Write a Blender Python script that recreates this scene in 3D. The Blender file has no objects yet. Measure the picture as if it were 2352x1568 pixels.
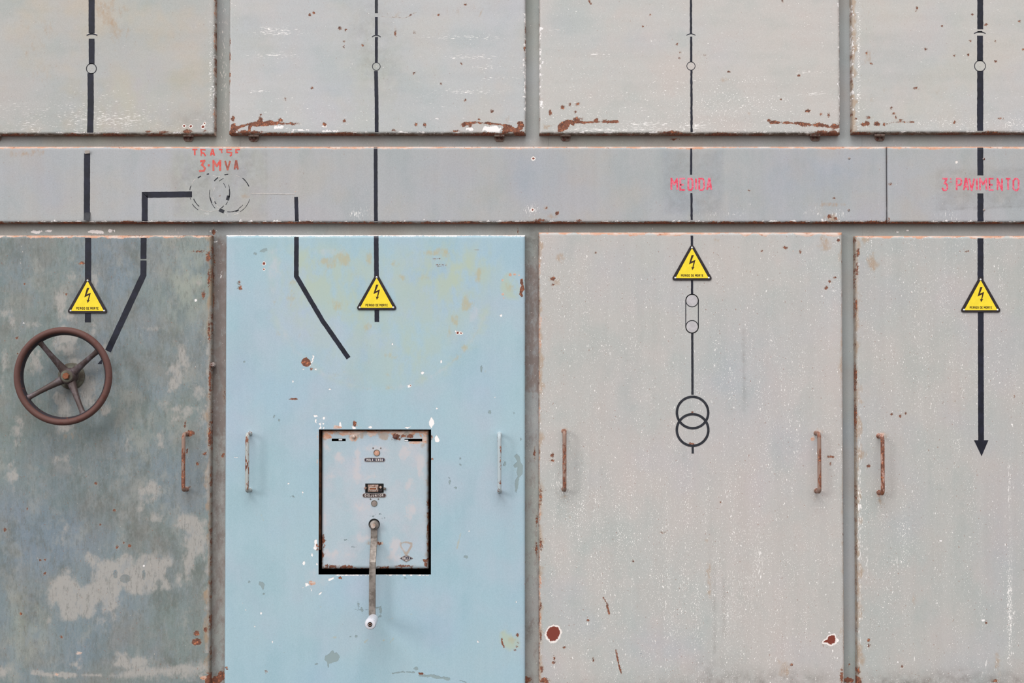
import bpy, math, random
import numpy as np

# ------------------------------------------------------------------ camera, world, lights, exposure
S = 0.00125              # metres of wall per pixel of the 2352 x 1568 photograph
D = 4.2                  # camera distance from the door fronts (plane y = 0)
PITCH = math.radians(1.25)
CAMZ = 1.45
FPX = D / S
SC = bpy.context.scene
cam_d = bpy.data.cameras.new('camera')
cam_d.sensor_width = 36.0
cam_d.lens = 36.0 * FPX / 2352.0
cam = bpy.data.objects.new('camera', cam_d)
SC.collection.objects.link(cam)
cam.location = (0, -D, CAMZ)
cam.rotation_euler = (math.pi / 2 + PITCH, 0, 0)
SC.camera = cam
SC.view_settings.view_transform = 'Standard'
SC.view_settings.look = 'None'
SC.view_settings.gamma = 1.0
SC.view_settings.use_curve_mapping = False
SC.view_settings.exposure = 0.0

world = bpy.data.worlds.new('hall_light')
SC.world = world
world.use_nodes = True
bg = world.node_tree.nodes['Background']
bg.inputs[0].default_value = (1.0, 0.985, 0.97, 1)
bg.inputs[1].default_value = 0.86


def sun(name, direction, strength, angle, col):
    from mathutils import Vector
    l = bpy.data.lights.new(name, 'SUN')
    l.energy = strength
    l.angle = math.radians(angle)
    l.color = col
    o = bpy.data.objects.new(name, l)
    o.rotation_euler = Vector(direction).to_track_quat('-Z', 'Y').to_euler()
    o.location = (0, -3, 5)
    SC.collection.objects.link(o)
    return o


# light falling from high above the aisle, and a weaker broad light from the left
sun('overhead_light', (0.10, 0.60, -0.80), 2.05, 46, (1.0, 0.985, 0.97))
sun('left_light', (0.64, 0.70, -0.27), 0.66, 18, (1.0, 0.985, 0.965))

C = SC.collection
random.seed(7)
TH = 0.030               # how far doors stand proud of the frame


# ------------------------------------------------------------------ pixel <-> wall helpers
def P(px, py, y=0.0):
    """point on the plane y whose picture is pixel (px, py)"""
    u = (px - 1176) / FPX
    v = (784 - py) / FPX
    dy = math.cos(PITCH) - v * math.sin(PITCH)
    dz = math.sin(PITCH) + v * math.cos(PITCH)
    t = (y + D) / dy
    return (u * t, CAMZ + dz * t)


def proj(x, z, y=0.0):
    yy = y + D
    zz = z - CAMZ
    dep = yy * math.cos(PITCH) + zz * math.sin(PITCH)
    up = -yy * math.sin(PITCH) + zz * math.cos(PITCH)
    return 1176 + FPX * x / dep, 784 - FPX * up / dep


def X(px, py=870, y=0.0):
    return P(px, py, y)[0]


def Z(py, y=0.0):
    return P(1176, py, y)[1]


# ------------------------------------------------------------------ numpy noise
_rng = np.random.RandomState(11)
_TAB = _rng.rand(256, 256)


def vnoise(x, y):
    xi = np.floor(x).astype(int)
    yi = np.floor(y).astype(int)
    fx = x - xi
    fy = y - yi
    fx = fx * fx * (3 - 2 * fx)
    fy = fy * fy * (3 - 2 * fy)
    a = _TAB[xi & 255, yi & 255]
    b = _TAB[(xi + 1) & 255, yi & 255]
    c = _TAB[xi & 255, (yi + 1) & 255]
    d = _TAB[(xi + 1) & 255, (yi + 1) & 255]
    return (a * (1 - fx) + b * fx) * (1 - fy) + (c * (1 - fx) + d * fx) * fy


def fbm(x, y, s, seed=0, o=3):
    v = 0
    amp = 1.0
    tot = 0
    for i in range(o):
        k = 2 ** i / s
        v = v + amp * vnoise(x * k + seed * 17.3 + i * 31.7, y * k + seed * 5.1 + i * 11.9)
        tot += amp
        amp *= 0.55
    return v / tot * 2 - 1


CH = {'rust': 0, 'spot': 1, 'stain': 2, 'pale': 3, 'grey': 4, 'white': 5, 'primer': 6, 'dirt_shade': 7,
      'speck': 8, 'scratch': 9, 'tint': 10, 'alga': 11}


class Paint:
    """wear and painted underside shade of a sheet, laid down per vertex; coordinates are those of the photograph"""

    def __init__(self, px, py):
        self.x, self.y = px, py
        self.c = np.zeros((12, len(px)))
        self.k = 0

    def _sel(self, x0, x1, y0, y1):
        return np.nonzero((self.x > x0) & (self.x < x1) & (self.y > y0) & (self.y < y1))[0]

    def _put(self, ch, i, sd, soft, val):
        f = np.clip(0.5 - sd / (2 * soft), 0, 1) * val
        r = self.c[CH[ch]]
        r[i] = np.maximum(r[i], f)

    def spot(self, ch, x, y, r, ry=None, rot=0, n=0.3, soft=6, val=1):
        ry = ry or r
        m = max(r, ry) * 1.6 + soft * 2
        i = self._sel(x - m, x + m, y - m, y + m)
        if not len(i):
            return
        self.k += 1
        dx, dy = self.x[i] - x, self.y[i] - y
        c, s = math.cos(rot), math.sin(rot)
        u, v = dx * c + dy * s, -dx * s + dy * c
        mn = min(r, ry)
        sd = (np.hypot(u / r, v / ry) - 1) * mn
        sd = sd + fbm(dx, dy, max(mn * 1.1, 5), self.k) * n * mn * 1.4
        self._put(ch, i, sd, soft, val)

    def spots(self, ch, L, **k):
        for a in L:
            self.spot(ch, *a, **k)

    def poly(self, ch, pts, n=1.0, soft=5, val=1, ns=9):
        xs = [p[0] for p in pts]
        ys = [p[1] for p in pts]
        m = soft * 2 + n * 2
        i = self._sel(min(xs) - m, max(xs) + m, min(ys) - m, max(ys) + m)
        if not len(i):
            return
        self.k += 1
        qx, qy = self.x[i], self.y[i]
        dist = np.full(len(i), 1e9)
        ins = np.zeros(len(i), bool)
        for a in range(len(pts)):
            ax, ay = pts[a]
            bx, by = pts[(a + 1) % len(pts)]
            ex, ey = bx - ax, by - ay
            t = np.clip(((qx - ax) * ex + (qy - ay) * ey) / (ex * ex + ey * ey + 1e-9), 0, 1)
            dist = np.minimum(dist, np.hypot(qx - ax - t * ex, qy - ay - t * ey))
            cr = ((ay > qy) != (by > qy)) & (qx < (bx - ax) * (qy - ay) / ((by - ay) or 1e-9) + ax)
            ins ^= cr
        sd = np.where(ins, -dist, dist) + fbm(qx, qy, ns, self.k) * n
        self._put(ch, i, sd, soft, val)

    def line(self, ch, pts, w, n=0.6, soft=5, val=1, ns=12):
        xs = [p[0] for p in pts]
        ys = [p[1] for p in pts]
        m = soft * 2 + w + n * w
        i = self._sel(min(xs) - m, max(xs) + m, min(ys) - m, max(ys) + m)
        if not len(i):
            return
        self.k += 1
        qx, qy = self.x[i], self.y[i]
        dist = np.full(len(i), 1e9)
        for a in range(len(pts) - 1):
            ax, ay = pts[a]
            bx, by = pts[a + 1]
            ex, ey = bx - ax, by - ay
            t = np.clip(((qx - ax) * ex + (qy - ay) * ey) / (ex * ex + ey * ey + 1e-9), 0, 1)
            dist = np.minimum(dist, np.hypot(qx - ax - t * ex, qy - ay - t * ey))
        sd = dist - w / 2 + fbm(qx, qy, ns, self.k) * n * w
        self._put(ch, i, sd, soft, val)

    def soft(self, ch, x, y, rx, ry, amp, n=0.5):
        i = self._sel(x - rx * 2.2, x + rx * 2.2, y - ry * 2.2, y + ry * 2.2)
        if not len(i):
            return
        self.k += 1
        dx, dy = (self.x[i] - x) / rx, (self.y[i] - y) / ry
        g = np.exp(-(dx * dx + dy * dy) * 1.2) * (1 + n * fbm(self.x[i], self.y[i], min(rx, ry) * 0.7, self.k))
        self.c[CH[ch]][i] += amp * g

    def add(self, ch, val):
        self.c[CH[ch]] += val

    def edge(self, ch, side, w, n=0.7, ns=18, soft=4, val=1, a=-1e9, b=1e9, sx=1.0, sy=1.0):
        """wear running along one edge; needs self.d = distances (l, r, t, b) in px"""
        self.k += 1
        d = self.d[side]
        sd = d - w + fbm(self.x * sx, self.y * sy, ns, self.k) * n * w * 1.6
        f = np.clip(0.5 - sd / (2 * soft), 0, 1) * val
        q = self.y if side in 'lr' else self.x
        f = np.where((q > a) & (q < b), f, 0)
        r = self.c[CH[ch]]
        np.maximum(r, f, out=r)

    def write(self, me):
        for k in range(3):
            at = me.attributes.new('wear%d' % k, 'FLOAT_COLOR', 'POINT')
            buf = np.ascontiguousarray(np.clip(self.c[k * 4:k * 4 + 4].T, -1, 2), dtype=np.float32)
            at.data.foreach_set('color', buf.ravel())


# ------------------------------------------------------------------ materials
def lin(c):
    return tuple(((v / 255) / 12.92 if v / 255 <= 0.04045 else ((v / 255 + 0.055) / 1.055) ** 2.4) for v in c) + (1.0,)


class N:
    def __init__(self, name):
        self.m = bpy.data.materials.new(name)
        self.m.use_nodes = True
        self.t = self.m.node_tree
        self.b = self.t.nodes['Principled BSDF']
        tc = self.t.nodes.new('ShaderNodeTexCoord')
        self.co = tc.outputs['Object']

    def link(self, a, b):
        self.t.links.new(a, b)

    def _in(self, sock, v):
        if isinstance(v, bpy.types.NodeSocket):
            self.link(v, sock)
        else:
            sock.default_value = v

    def math(self, op, a, b=0.0, c=0.0, clamp=False):
        n = self.t.nodes.new('ShaderNodeMath')
        n.operation = op
        n.use_clamp = clamp
        self._in(n.inputs[0], a)
        self._in(n.inputs[1], b)
        if op in ('MULTIPLY_ADD', 'SMOOTH_MIN'):
            self._in(n.inputs[2], c)
        return n.outputs[0]

    def noise(self, scale, detail=2, rough=0.5, st=(1, 1, 1), off=(0, 0, 0)):
        mp = self.t.nodes.new('ShaderNodeMapping')
        mp.inputs['Scale'].default_value = st
        mp.inputs['Location'].default_value = off
        self.link(self.co, mp.inputs[0])
        n = self.t.nodes.new('ShaderNodeTexNoise')
        n.inputs['Scale'].default_value = scale
        n.inputs['Detail'].default_value = detail
        n.inputs['Roughness'].default_value = rough
        self.link(mp.outputs[0], n.inputs['Vector'])
        return n.outputs['Fac']

    def step(self, v, a, b):
        n = self.t.nodes.new('ShaderNodeMapRange')
        n.interpolation_type = 'SMOOTHSTEP'
        self._in(n.inputs[0], v)
        self._in(n.inputs[1], a)
        self._in(n.inputs[2], b)
        n.inputs[3].default_value = 0
        n.inputs[4].default_value = 1
        return n.outputs[0]

    def mix(self, f, a, b, mode='MIX'):
        n = self.t.nodes.new('ShaderNodeMix')
        n.data_type = 'RGBA'
        n.blend_type = mode
        self._in(n.inputs[0], f)
        self._in(n.inputs[6], a)
        self._in(n.inputs[7], b)
        return n.outputs[2]

    def attr(self, name):
        n = self.t.nodes.new('ShaderNodeAttribute')
        n.attribute_name = name
        s = self.t.nodes.new('ShaderNodeSeparateColor')
        self.link(n.outputs['Color'], s.inputs[0])
        return [s.outputs[0], s.outputs[1], s.outputs[2], n.outputs['Alpha']]

    def bump(self, h, dist, strength=1.0):
        n = self.t.nodes.new('ShaderNodeBump')
        n.inputs['Distance'].default_value = dist
        n.inputs['Strength'].default_value = strength
        self.link(h, n.inputs['Height'])
        self.link(n.outputs[0], self.b.inputs['Normal'])

    def out(self, col, rough, spec=0.35, metal=0.0):
        self._in(self.b.inputs['Base Color'], col)
        self._in(self.b.inputs['Roughness'], rough)
        self._in(self.b.inputs['Metallic'], metal)
        self._in(self.b.inputs['Specular IOR Level'], spec)
        return self.m


def rust_colour(n):
    r = n.noise(80, 5, 0.75)
    c = n.mix(n.step(r, 0.35, 0.62), lin((100, 66, 56)), lin((136, 88, 70)))
    c = n.mix(n.step(n.noise(130, 5, 0.75, off=(4, 1, 2)), 0.53, 0.62), c, lin((192, 120, 86)))
    return c


def worn_paint(name, ca, cb, cc, big=1.7, med=7.0, speck=0.0, sdir='v', off=(0, 0, 0), pale=(176, 170, 166),
               grey=(124, 142, 146), streak=0.05, specks_col=(250, 246, 244),
               stain=(172, 140, 108), stain_k=0.62, algac=(184, 187, 172), mot=0.0, softp=0.12, pits=0.25, scr=0.0):
    n = N(name)
    A, B, G = n.attr('wear0'), n.attr('wear1'), n.attr('wear2')
    o = off
    base = n.mix(n.step(n.noise(big, 3, 0.55, off=o), 0.38, 0.62), lin(ca), lin(cb))
    base = n.mix(n.math('MULTIPLY', n.step(n.noise(med, 3, 0.6, off=(o[0] + 3, 1, 2)), 0.42, 0.70), 0.7), base, lin(cc))
    # soft pink / blue clouds in the paint film
    base = n.mix(n.math('MULTIPLY', n.step(n.noise(4.5, 2, 0.5, off=(o[0], 9, 1)), 0.5, 0.72), 0.35), base,
                 n.mix(1.0, base, (0.95, 0.955, 1.06, 1), 'MULTIPLY'))
    cl = n.noise(7.5, 4, 0.6, st=((1, 1, 0.6) if sdir == 'v' else (0.8, 1, 1)), off=(o[0] + 1, 4, 4))
    base = n.mix(n.math('MULTIPLY', n.step(cl, 0.50, 0.66), 0.8), base, n.mix(1.0, base, (0.915, 0.955, 0.955, 1), 'MULTIPLY'))
    base = n.mix(n.math('MULTIPLY', n.step(cl, 0.50, 0.36), 0.5), base, n.mix(1.0, base, (1.03, 0.975, 0.965, 1), 'MULTIPLY'))
    # vertical wipe marks
    st = (34, 34, 1.3) if sdir == 'v' else (2.2, 2.2, 26)
    k = n.step(n.noise(1.0, 4, 0.6, st=st, off=o), 0.30, 0.70)
    base = n.mix(streak * 1.0, base, n.mix(k, (0.15, 0.16, 0.17, 1), (1, 1, 1, 1)), 'SOFT_LIGHT')
    f = n.noise(420, 1, 0.5)
    base = n.mix(0.14, base, n.mix(n.step(f, 0.3, 0.7), (0.25, 0.25, 0.25, 1), (0.8, 0.8, 0.8, 1)), 'SOFT_LIGHT')
    if mot:
        m1 = n.noise(16, 5, 0.7, st=(1, 1, 0.7), off=(o[0], 7, 7))
        base = n.mix(n.math('MULTIPLY', n.step(m1, 0.50, 0.68), mot), base, lin((160, 160, 154)))
        m2 = n.noise(13, 5, 0.72, st=(1, 1, 0.6), off=(o[0], 3, 8))
        base = n.mix(n.math('MULTIPLY', n.step(m2, 0.50, 0.70), mot), base, lin((98, 104, 98)))
        m3 = n.noise(110, 5, 0.8, st=(1, 1, 0.3), off=(o[0], 5, 6))
        base = n.mix(n.math('MULTIPLY', n.step(m3, 0.50, 0.64), mot * 0.75), base, lin((150, 152, 150)))
    # painted-in tint and algae-like green / yellow film
    base = n.mix(n.math('MULTIPLY', G[2], 1.0, clamp=True), base, n.mix(1.0, base, (0.90, 0.94, 1.03, 1), 'MULTIPLY'))
    an = n.noise(22, 3, 0.65, st=(1, 1, 0.6), off=(o[0], 2, 3))
    base = n.mix(n.math('MULTIPLY', n.math('MULTIPLY', G[3], n.step(an, 0.32, 0.6)), 0.6, clamp=True), base,
                 lin(algac))
    # stains
    sn = n.noise(48, 5, 0.72, st=(1, 1, 0.5), off=(o[0], 5, 3))
    sm = n.math('MULTIPLY', n.step(n.math('ADD', A[2], n.math('MULTIPLY', n.math('SUBTRACT', sn, 0.5), 2.2)), 0.35, 1.05), stain_k)
    base = n.mix(sm, base, lin(stain))
    # bare pale patches and old grey paint
    pn = n.noise(85, 6, 0.8, st=(1, 1, 0.5), off=(o[0], 1, 7))
    pf = n.math('ADD', A[3], n.math('MULTIPLY', n.math('SUBTRACT', pn, 0.5), 1.15))
    pm = n.math('MULTIPLY', n.step(pf, 0.5 - softp, 0.5 + softp), 0.85)
    base = n.mix(pm, base, lin(pale))
    if mot:
        g1 = n.noise(150, 4, 0.8, st=(1, 1, 0.3), off=(o[0], 2, 4))
        base = n.mix(n.math('MULTIPLY', n.step(g1, 0.50, 0.66), 0.5), base, lin((108, 110, 106)))
        g2 = n.noise(30, 5, 0.75, st=(1, 1, 0.5), off=(o[0], 8, 2))
        base = n.mix(n.math('MULTIPLY', n.step(g2, 0.52, 0.66), 0.35), base, lin((140, 150, 158)))
    en = n.noise(170, 5, 0.78)
    ef = n.math('MULTIPLY', n.math('SUBTRACT', en, 0.5), 0.95)
    gm = n.step(n.math('ADD', B[0], ef), 0.46, 0.54)
    base = n.mix(gm, base, lin(grey))
    # film of grime, also used for shade painted on undersides
    dn = n.noise(45, 4, 0.7, off=(o[0], 6, 1))
    dm = n.math('MULTIPLY', n.math('MULTIPLY', B[3], n.step(dn, 0.2, 0.75)), 0.9, clamp=True)
    base = n.mix(dm, base, lin((88, 78, 70)))
    # specks: places where the film is scuffed to the light undercoat
    dens = n.math('ADD', n.math('ADD', G[0], speck),
                  n.math('MULTIPLY', n.math('SUBTRACT', n.noise(1.0, 3, 0.6, st=((42, 42, 6) if sdir == 'v' else (6, 6, 42)), off=(o[0], 8, 8)), 0.5), 1.5))
    sp = n.noise(430, 2.5, 0.6, st=((1, 1, 0.55) if sdir == 'v' else (0.5, 1, 1)), off=o)
    sp2 = n.noise(210, 2, 0.6, st=((1, 1, 0.4) if sdir == 'v' else (0.4, 1, 1)), off=(o[0], 9, 5))
    spm = n.math('MAXIMUM', n.step(n.math('ADD', sp, n.math('MULTIPLY', dens, 0.12)), 0.705, 0.74),
                 n.step(n.math('ADD', sp2, n.math('MULTIPLY', dens, 0.10)), 0.755, 0.785))
    # scratches
    sc = n.noise(1.0, 3, 0.6, st=((600, 600, 60) if sdir == 'v' else (75, 75, 680)), off=(2, 5, o[0]))
    dens2 = n.math('ADD', n.math('ADD', G[1], scr), n.math('MULTIPLY', n.math('SUBTRACT', n.noise(9, 3, 0.6, st=(1, 1, 1.6), off=(o[0], 3, 4)), 0.5), 0.9))
    scm = n.step(n.math('ADD', sc, n.math('MULTIPLY', dens2, 0.14)), 0.715, 0.755)
    spk = n.math('MAXIMUM', spm, scm)
    base = n.mix(n.math('MULTIPLY', spk, 0.95), base, lin(specks_col))
    # tiny brown pits
    pt = n.noise(190, 1, 0.5, off=(o[0], 4, 9))
    ptm = n.math('MULTIPLY', n.step(pt, 0.735, 0.77), pits)
    base = n.mix(ptm, base, lin((140, 92, 70)))
    wm = n.step(n.math('ADD', B[1], ef), 0.46, 0.54)
    base = n.mix(wm, base, lin((250, 246, 246)))
    pr = n.step(n.math('ADD', B[2], ef), 0.44, 0.56)
    prn = n.noise(60, 4, 0.7, st=(0.5, 1, 1.6), off=(o[0], 2, 2))
    prc = n.mix(n.step(prn, 0.40, 0.60), lin((212, 192, 182)), lin((204, 150, 122)))
    prc = n.mix(n.step(n.noise(95, 3, 0.7, off=(1, o[0], 2)), 0.60, 0.70), prc, lin((158, 104, 82)))
    base = n.mix(n.math('MULTIPLY', pr, 0.92), base, prc)
    sf = n.math('ADD', A[1], n.math('MULTIPLY', ef, 0.5))
    base = n.mix(n.step(sf, 0.26, 0.34), base, lin((240, 232, 228)))
    base = n.mix(n.step(sf, 0.47, 0.53), base, lin((128, 62, 50)))
    rf = n.math('ADD', A[0], n.math('MULTIPLY', ef, 1.25))
    halo = n.math('MULTIPLY', n.step(rf, 0.22, 0.42), 0.16)
    base = n.mix(halo, base, lin((190, 166, 142)))
    rm = n.step(rf, 0.44, 0.54)
    base = n.mix(rm, base, rust_colour(n))
    chips = n.math('MAXIMUM', n.math('MAXIMUM', rm, wm), n.math('MAXIMUM', gm, n.step(sf, 0.26, 0.34)))
    h = n.math('ADD', n.math('MULTIPLY', chips, -1.0), n.math('MULTIPLY', n.noise(160, 2, 0.5), 0.22))
    n.bump(h, 0.0006, 0.8)
    rough = n.math('MULTIPLY_ADD', n.math('MAXIMUM', rm, pm), 0.22, 0.52)
    return n.out(base, rough, 0.3)


def simple(name, col, rough=0.5, metal=0.0, var=0.12, col2=None, scale=60, spec=0.35, bump=0.0, thr=(0.4, 0.6)):
    n = N(name)
    c2 = col2 or tuple(v * (1 - var) for v in col)
    c = n.mix(n.step(n.noise(scale, 4, 0.65), thr[0], thr[1]), lin(col), lin(c2))
    if bump:
        n.bump(n.noise(scale * 3, 3, 0.6), bump, 0.8)
    return n.out(c, rough, spec, metal)


def rusty(name, paint, thr, scale=60, st=(1, 1, 1), off=(0, 0, 0), orange=True):
    n = N(name)
    f = n.noise(scale, 4, 0.7, st=st, off=off)
    m = n.step(f, thr, thr + 0.05)
    c = n.mix(m, lin(paint), rust_colour(n) if orange else lin((96, 60, 54)))
    n.bump(f, 0.0007, 0.9)
    return n.out(c, 0.62, 0.3)


M = {}
M['u1'] = worn_paint('faded_grey_beige_paint', (184, 181, 178), (174, 177, 175), (188, 178, 164), off=(0, 0, 0), sdir='h', speck=-0.25)
M['u2'] = worn_paint('faded_grey_paint', (192, 191, 191), (186, 188, 190), (190, 187, 183), off=(5, 0, 0), sdir='h', speck=-0.05)
M['u3'] = worn_paint('faded_warm_grey_paint', (195, 191, 188), (190, 190, 188), (197, 191, 187), off=(9, 0, 0), sdir='h', speck=0.15)
M['u4'] = worn_paint('faded_light_grey_paint', (193, 190, 186), (189, 190, 190), (195, 189, 183), off=(13, 0, 0), sdir='h', speck=0.0)
M['band1'] = worn_paint('fascia_grey_paint', (172, 174, 176), (174, 175, 181), (177, 174, 171), big=1.2, off=(17, 0, 0), speck=-0.6, streak=0.04, scr=-0.2)
M['l1'] = worn_paint('weathered_green_grey_paint', (124, 135, 133), (126, 138, 145), (132, 132, 128), big=3.2, med=11, off=(21, 0, 0),
                     speck=-0.15, pale=(172, 168, 164), streak=0.10, scr=-0.35, pits=0.5, mot=0.55, softp=0.24, specks_col=(206, 198, 190))
M['l2'] = worn_paint('light_blue_paint', (162, 190, 203), (166, 192, 203), (176, 189, 203), big=1.6, med=4, off=(25, 0, 0), speck=-0.75,
                     pale=(190, 196, 204), streak=0.035, pits=0.12, scr=-0.7, grey=(146, 164, 168), stain=(184, 174, 142), stain_k=0.7, algac=(178, 192, 178), softp=0.3)
M['l3'] = worn_paint('flaking_grey_paint', (190, 185, 182), (183, 184, 182), (192, 186, 183), off=(29, 0, 0), pits=0.55, speck=0.46)
M['l4'] = worn_paint('flaking_mid_grey_paint', (186, 183, 180), (178, 180, 178), (187, 182, 179), off=(33, 0, 0), pits=0.55, speck=0.38)
M['frame'] = worn_paint('frame_grey_paint', (160, 165, 161), (164, 167, 169), (160, 156, 151), med=4, off=(37, 0, 0), speck=-0.3,
                        specks_col=(236, 228, 222), stain=(132, 117, 112), stain_k=0.85)
M['cover'] = worn_paint('cover_blue_grey_paint', (174, 192, 202), (178, 193, 203), (190, 192, 201), big=6, med=12, off=(41, 0, 0), speck=-0.9,
                        pale=(200, 196, 200), streak=0.03, pits=0.05, scr=-0.9, softp=0.25)
M['tape'] = simple('black_vinyl_tape', (32, 34, 50), 0.42, var=0.35, col2=(24, 26, 38), scale=40)
M['tape2'] = simple('worn_black_paint', (34, 36, 44), 0.5, var=0.3, col2=(46, 48, 56), scale=90)
M['ghost'] = simple('pale_scratched_paint', (214, 208, 204), 0.6)
M['ringfill'] = simple('pale_lilac_paint', (194, 190, 194), 0.6, var=0.06)
M['dark'] = simple('dark_interior', (16, 15, 15), 0.8, var=0.3)
M['red'] = simple('red_stencil_paint', (226, 74, 98), 0.55, col2=(233, 128, 148), scale=110, thr=(0.42, 0.6))
M['red2'] = simple('orange_red_stencil_paint', (222, 78, 72), 0.55, col2=(200, 110, 100), scale=110)
M['redbrown'] = simple('browned_red_paint', (148, 84, 74), 0.6, col2=(190, 100, 84), scale=120)
M['yellow'] = simple('yellow_sign_face', (252, 224, 54), 0.35, var=0.03)
M['black'] = simple('black_print', (48, 40, 44), 0.4, var=0.2)
M['print'] = simple('brown_black_print', (66, 40, 26), 0.4, var=0.2)
M['silver'] = simple('bright_rivet', (235, 235, 238), 0.35, 0.2, var=0.08)
M['steel'] = simple('worn_steel', (146, 138, 132), 0.45, 0.35, col2=(112, 104, 98), scale=45, bump=0.0005)
M['steel_lt'] = simple('rubbed_steel', (200, 186, 178), 0.5, 0.25, col2=(176, 148, 132), scale=60, bump=0.0005)
M['wheel'] = rusty('brown_oxide_rim', (98, 68, 63), 0.60, 40, orange=False)
M['wheel_lip'] = rusty('black_worn_iron', (52, 46, 52), 0.58, 50, orange=False)
M['spoke'] = simple('brown_black_cast_iron', (76, 62, 60), 0.45, 0.1, col2=(110, 100, 106), scale=26, bump=0.0008, thr=(0.45, 0.72))  # paler second colour paints highlights into the iron
M['nut'] = rusty('rusty_brass_nut', (136, 84, 58), 0.56, 90)
M['flange'] = simple('dirty_grey_flange', (112, 112, 100), 0.6, col2=(92, 84, 74), scale=50, bump=0.0005)
M['h_rust'] = rusty('rusted_bar_brown', (150, 124, 112), 0.49, 85, st=(1, 1, 0.35), off=(1, 2, 3))
M['h_orange'] = rusty('rusted_bar_orange', (186, 150, 138), 0.43, 90, st=(1, 1, 0.4), off=(5, 1, 3))
M['h_blue'] = rusty('pale_blue_painted_bar', (178, 190, 196), 0.57, 60, st=(1, 1, 0.5), off=(3, 3, 3))
M['h_blue2'] = rusty('pale_grey_painted_bar', (176, 180, 178), 0.52, 75, st=(1, 1, 0.4), off=(9, 3, 3))
M['hinge'] = rusty('dirty_hinge_steel', (124, 110, 102), 0.52, 120, orange=False)
M['screw'] = rusty('rusted_screw', (160, 150, 146), 0.5, 200, orange=False)
M['porcelain'] = simple('white_porcelain', (214, 214, 222), 0.25, var=0.06, col2=(186, 186, 194), scale=90, thr=(0.55, 0.7))
M['copper'] = simple('copper_bezel', (182, 158, 148), 0.4, 0.35, col2=(132, 102, 90), scale=200)
M['plate_dark'] = simple('dark_blue_enamel', (62, 62, 84), 0.45, var=0.2)
M['plate_brown'] = simple('dark_brown_enamel', (74, 58, 60), 0.45, var=0.2)
M['plate_edge'] = simple('tarnished_plate_rim', (172, 160, 152), 0.45, 0.2, col2=(132, 116, 110), scale=160)
M['engrave'] = simple('pale_engraved_letters', (228, 218, 212), 0.5, var=0.06)
M['amber'] = simple('amber_sight', (214, 172, 150), 0.35, col2=(190, 140, 118), scale=200)
M['dull'] = simple('dull_sight', (150, 138, 132), 0.4, var=0.1)
M['cavity'] = simple('brown_primer', (128, 84, 60), 0.8, var=0.3)
M['floor'] = simple('concrete_floor', (62, 58, 54), 0.8, var=0.15, scale=6)


# ------------------------------------------------------------------ mesh helpers
def props(o, label=None, cat=None, group=None, kind=None):
    if label:
        o['label'] = label
    if cat:
        o['category'] = cat
    if group:
        o['group'] = group
    if kind:
        o['kind'] = kind
    return o


class Thing:
    """an Empty at the thing's base; parts are modelled in world space and stored relative to it"""

    def __init__(self, name, label, cat, loc, group=None, kind=None):
        self.o = bpy.data.objects.new(name, None)
        self.o.empty_display_size = 0.05
        C.objects.link(self.o)
        self.o.location = loc
        self.loc = loc
        props(self.o, label, cat, group, kind)


def link_mesh(name, me, mat, thing, parent=None, smooth=False, label=None):
    me.materials.append(mat)
    if smooth:
        me.polygons.foreach_set('use_smooth', [True] * len(me.polygons))
    o = bpy.data.objects.new(name, me)
    C.objects.link(o)
    o.parent = parent or thing.o
    if label:
        o['label'] = label
    return o


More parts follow.
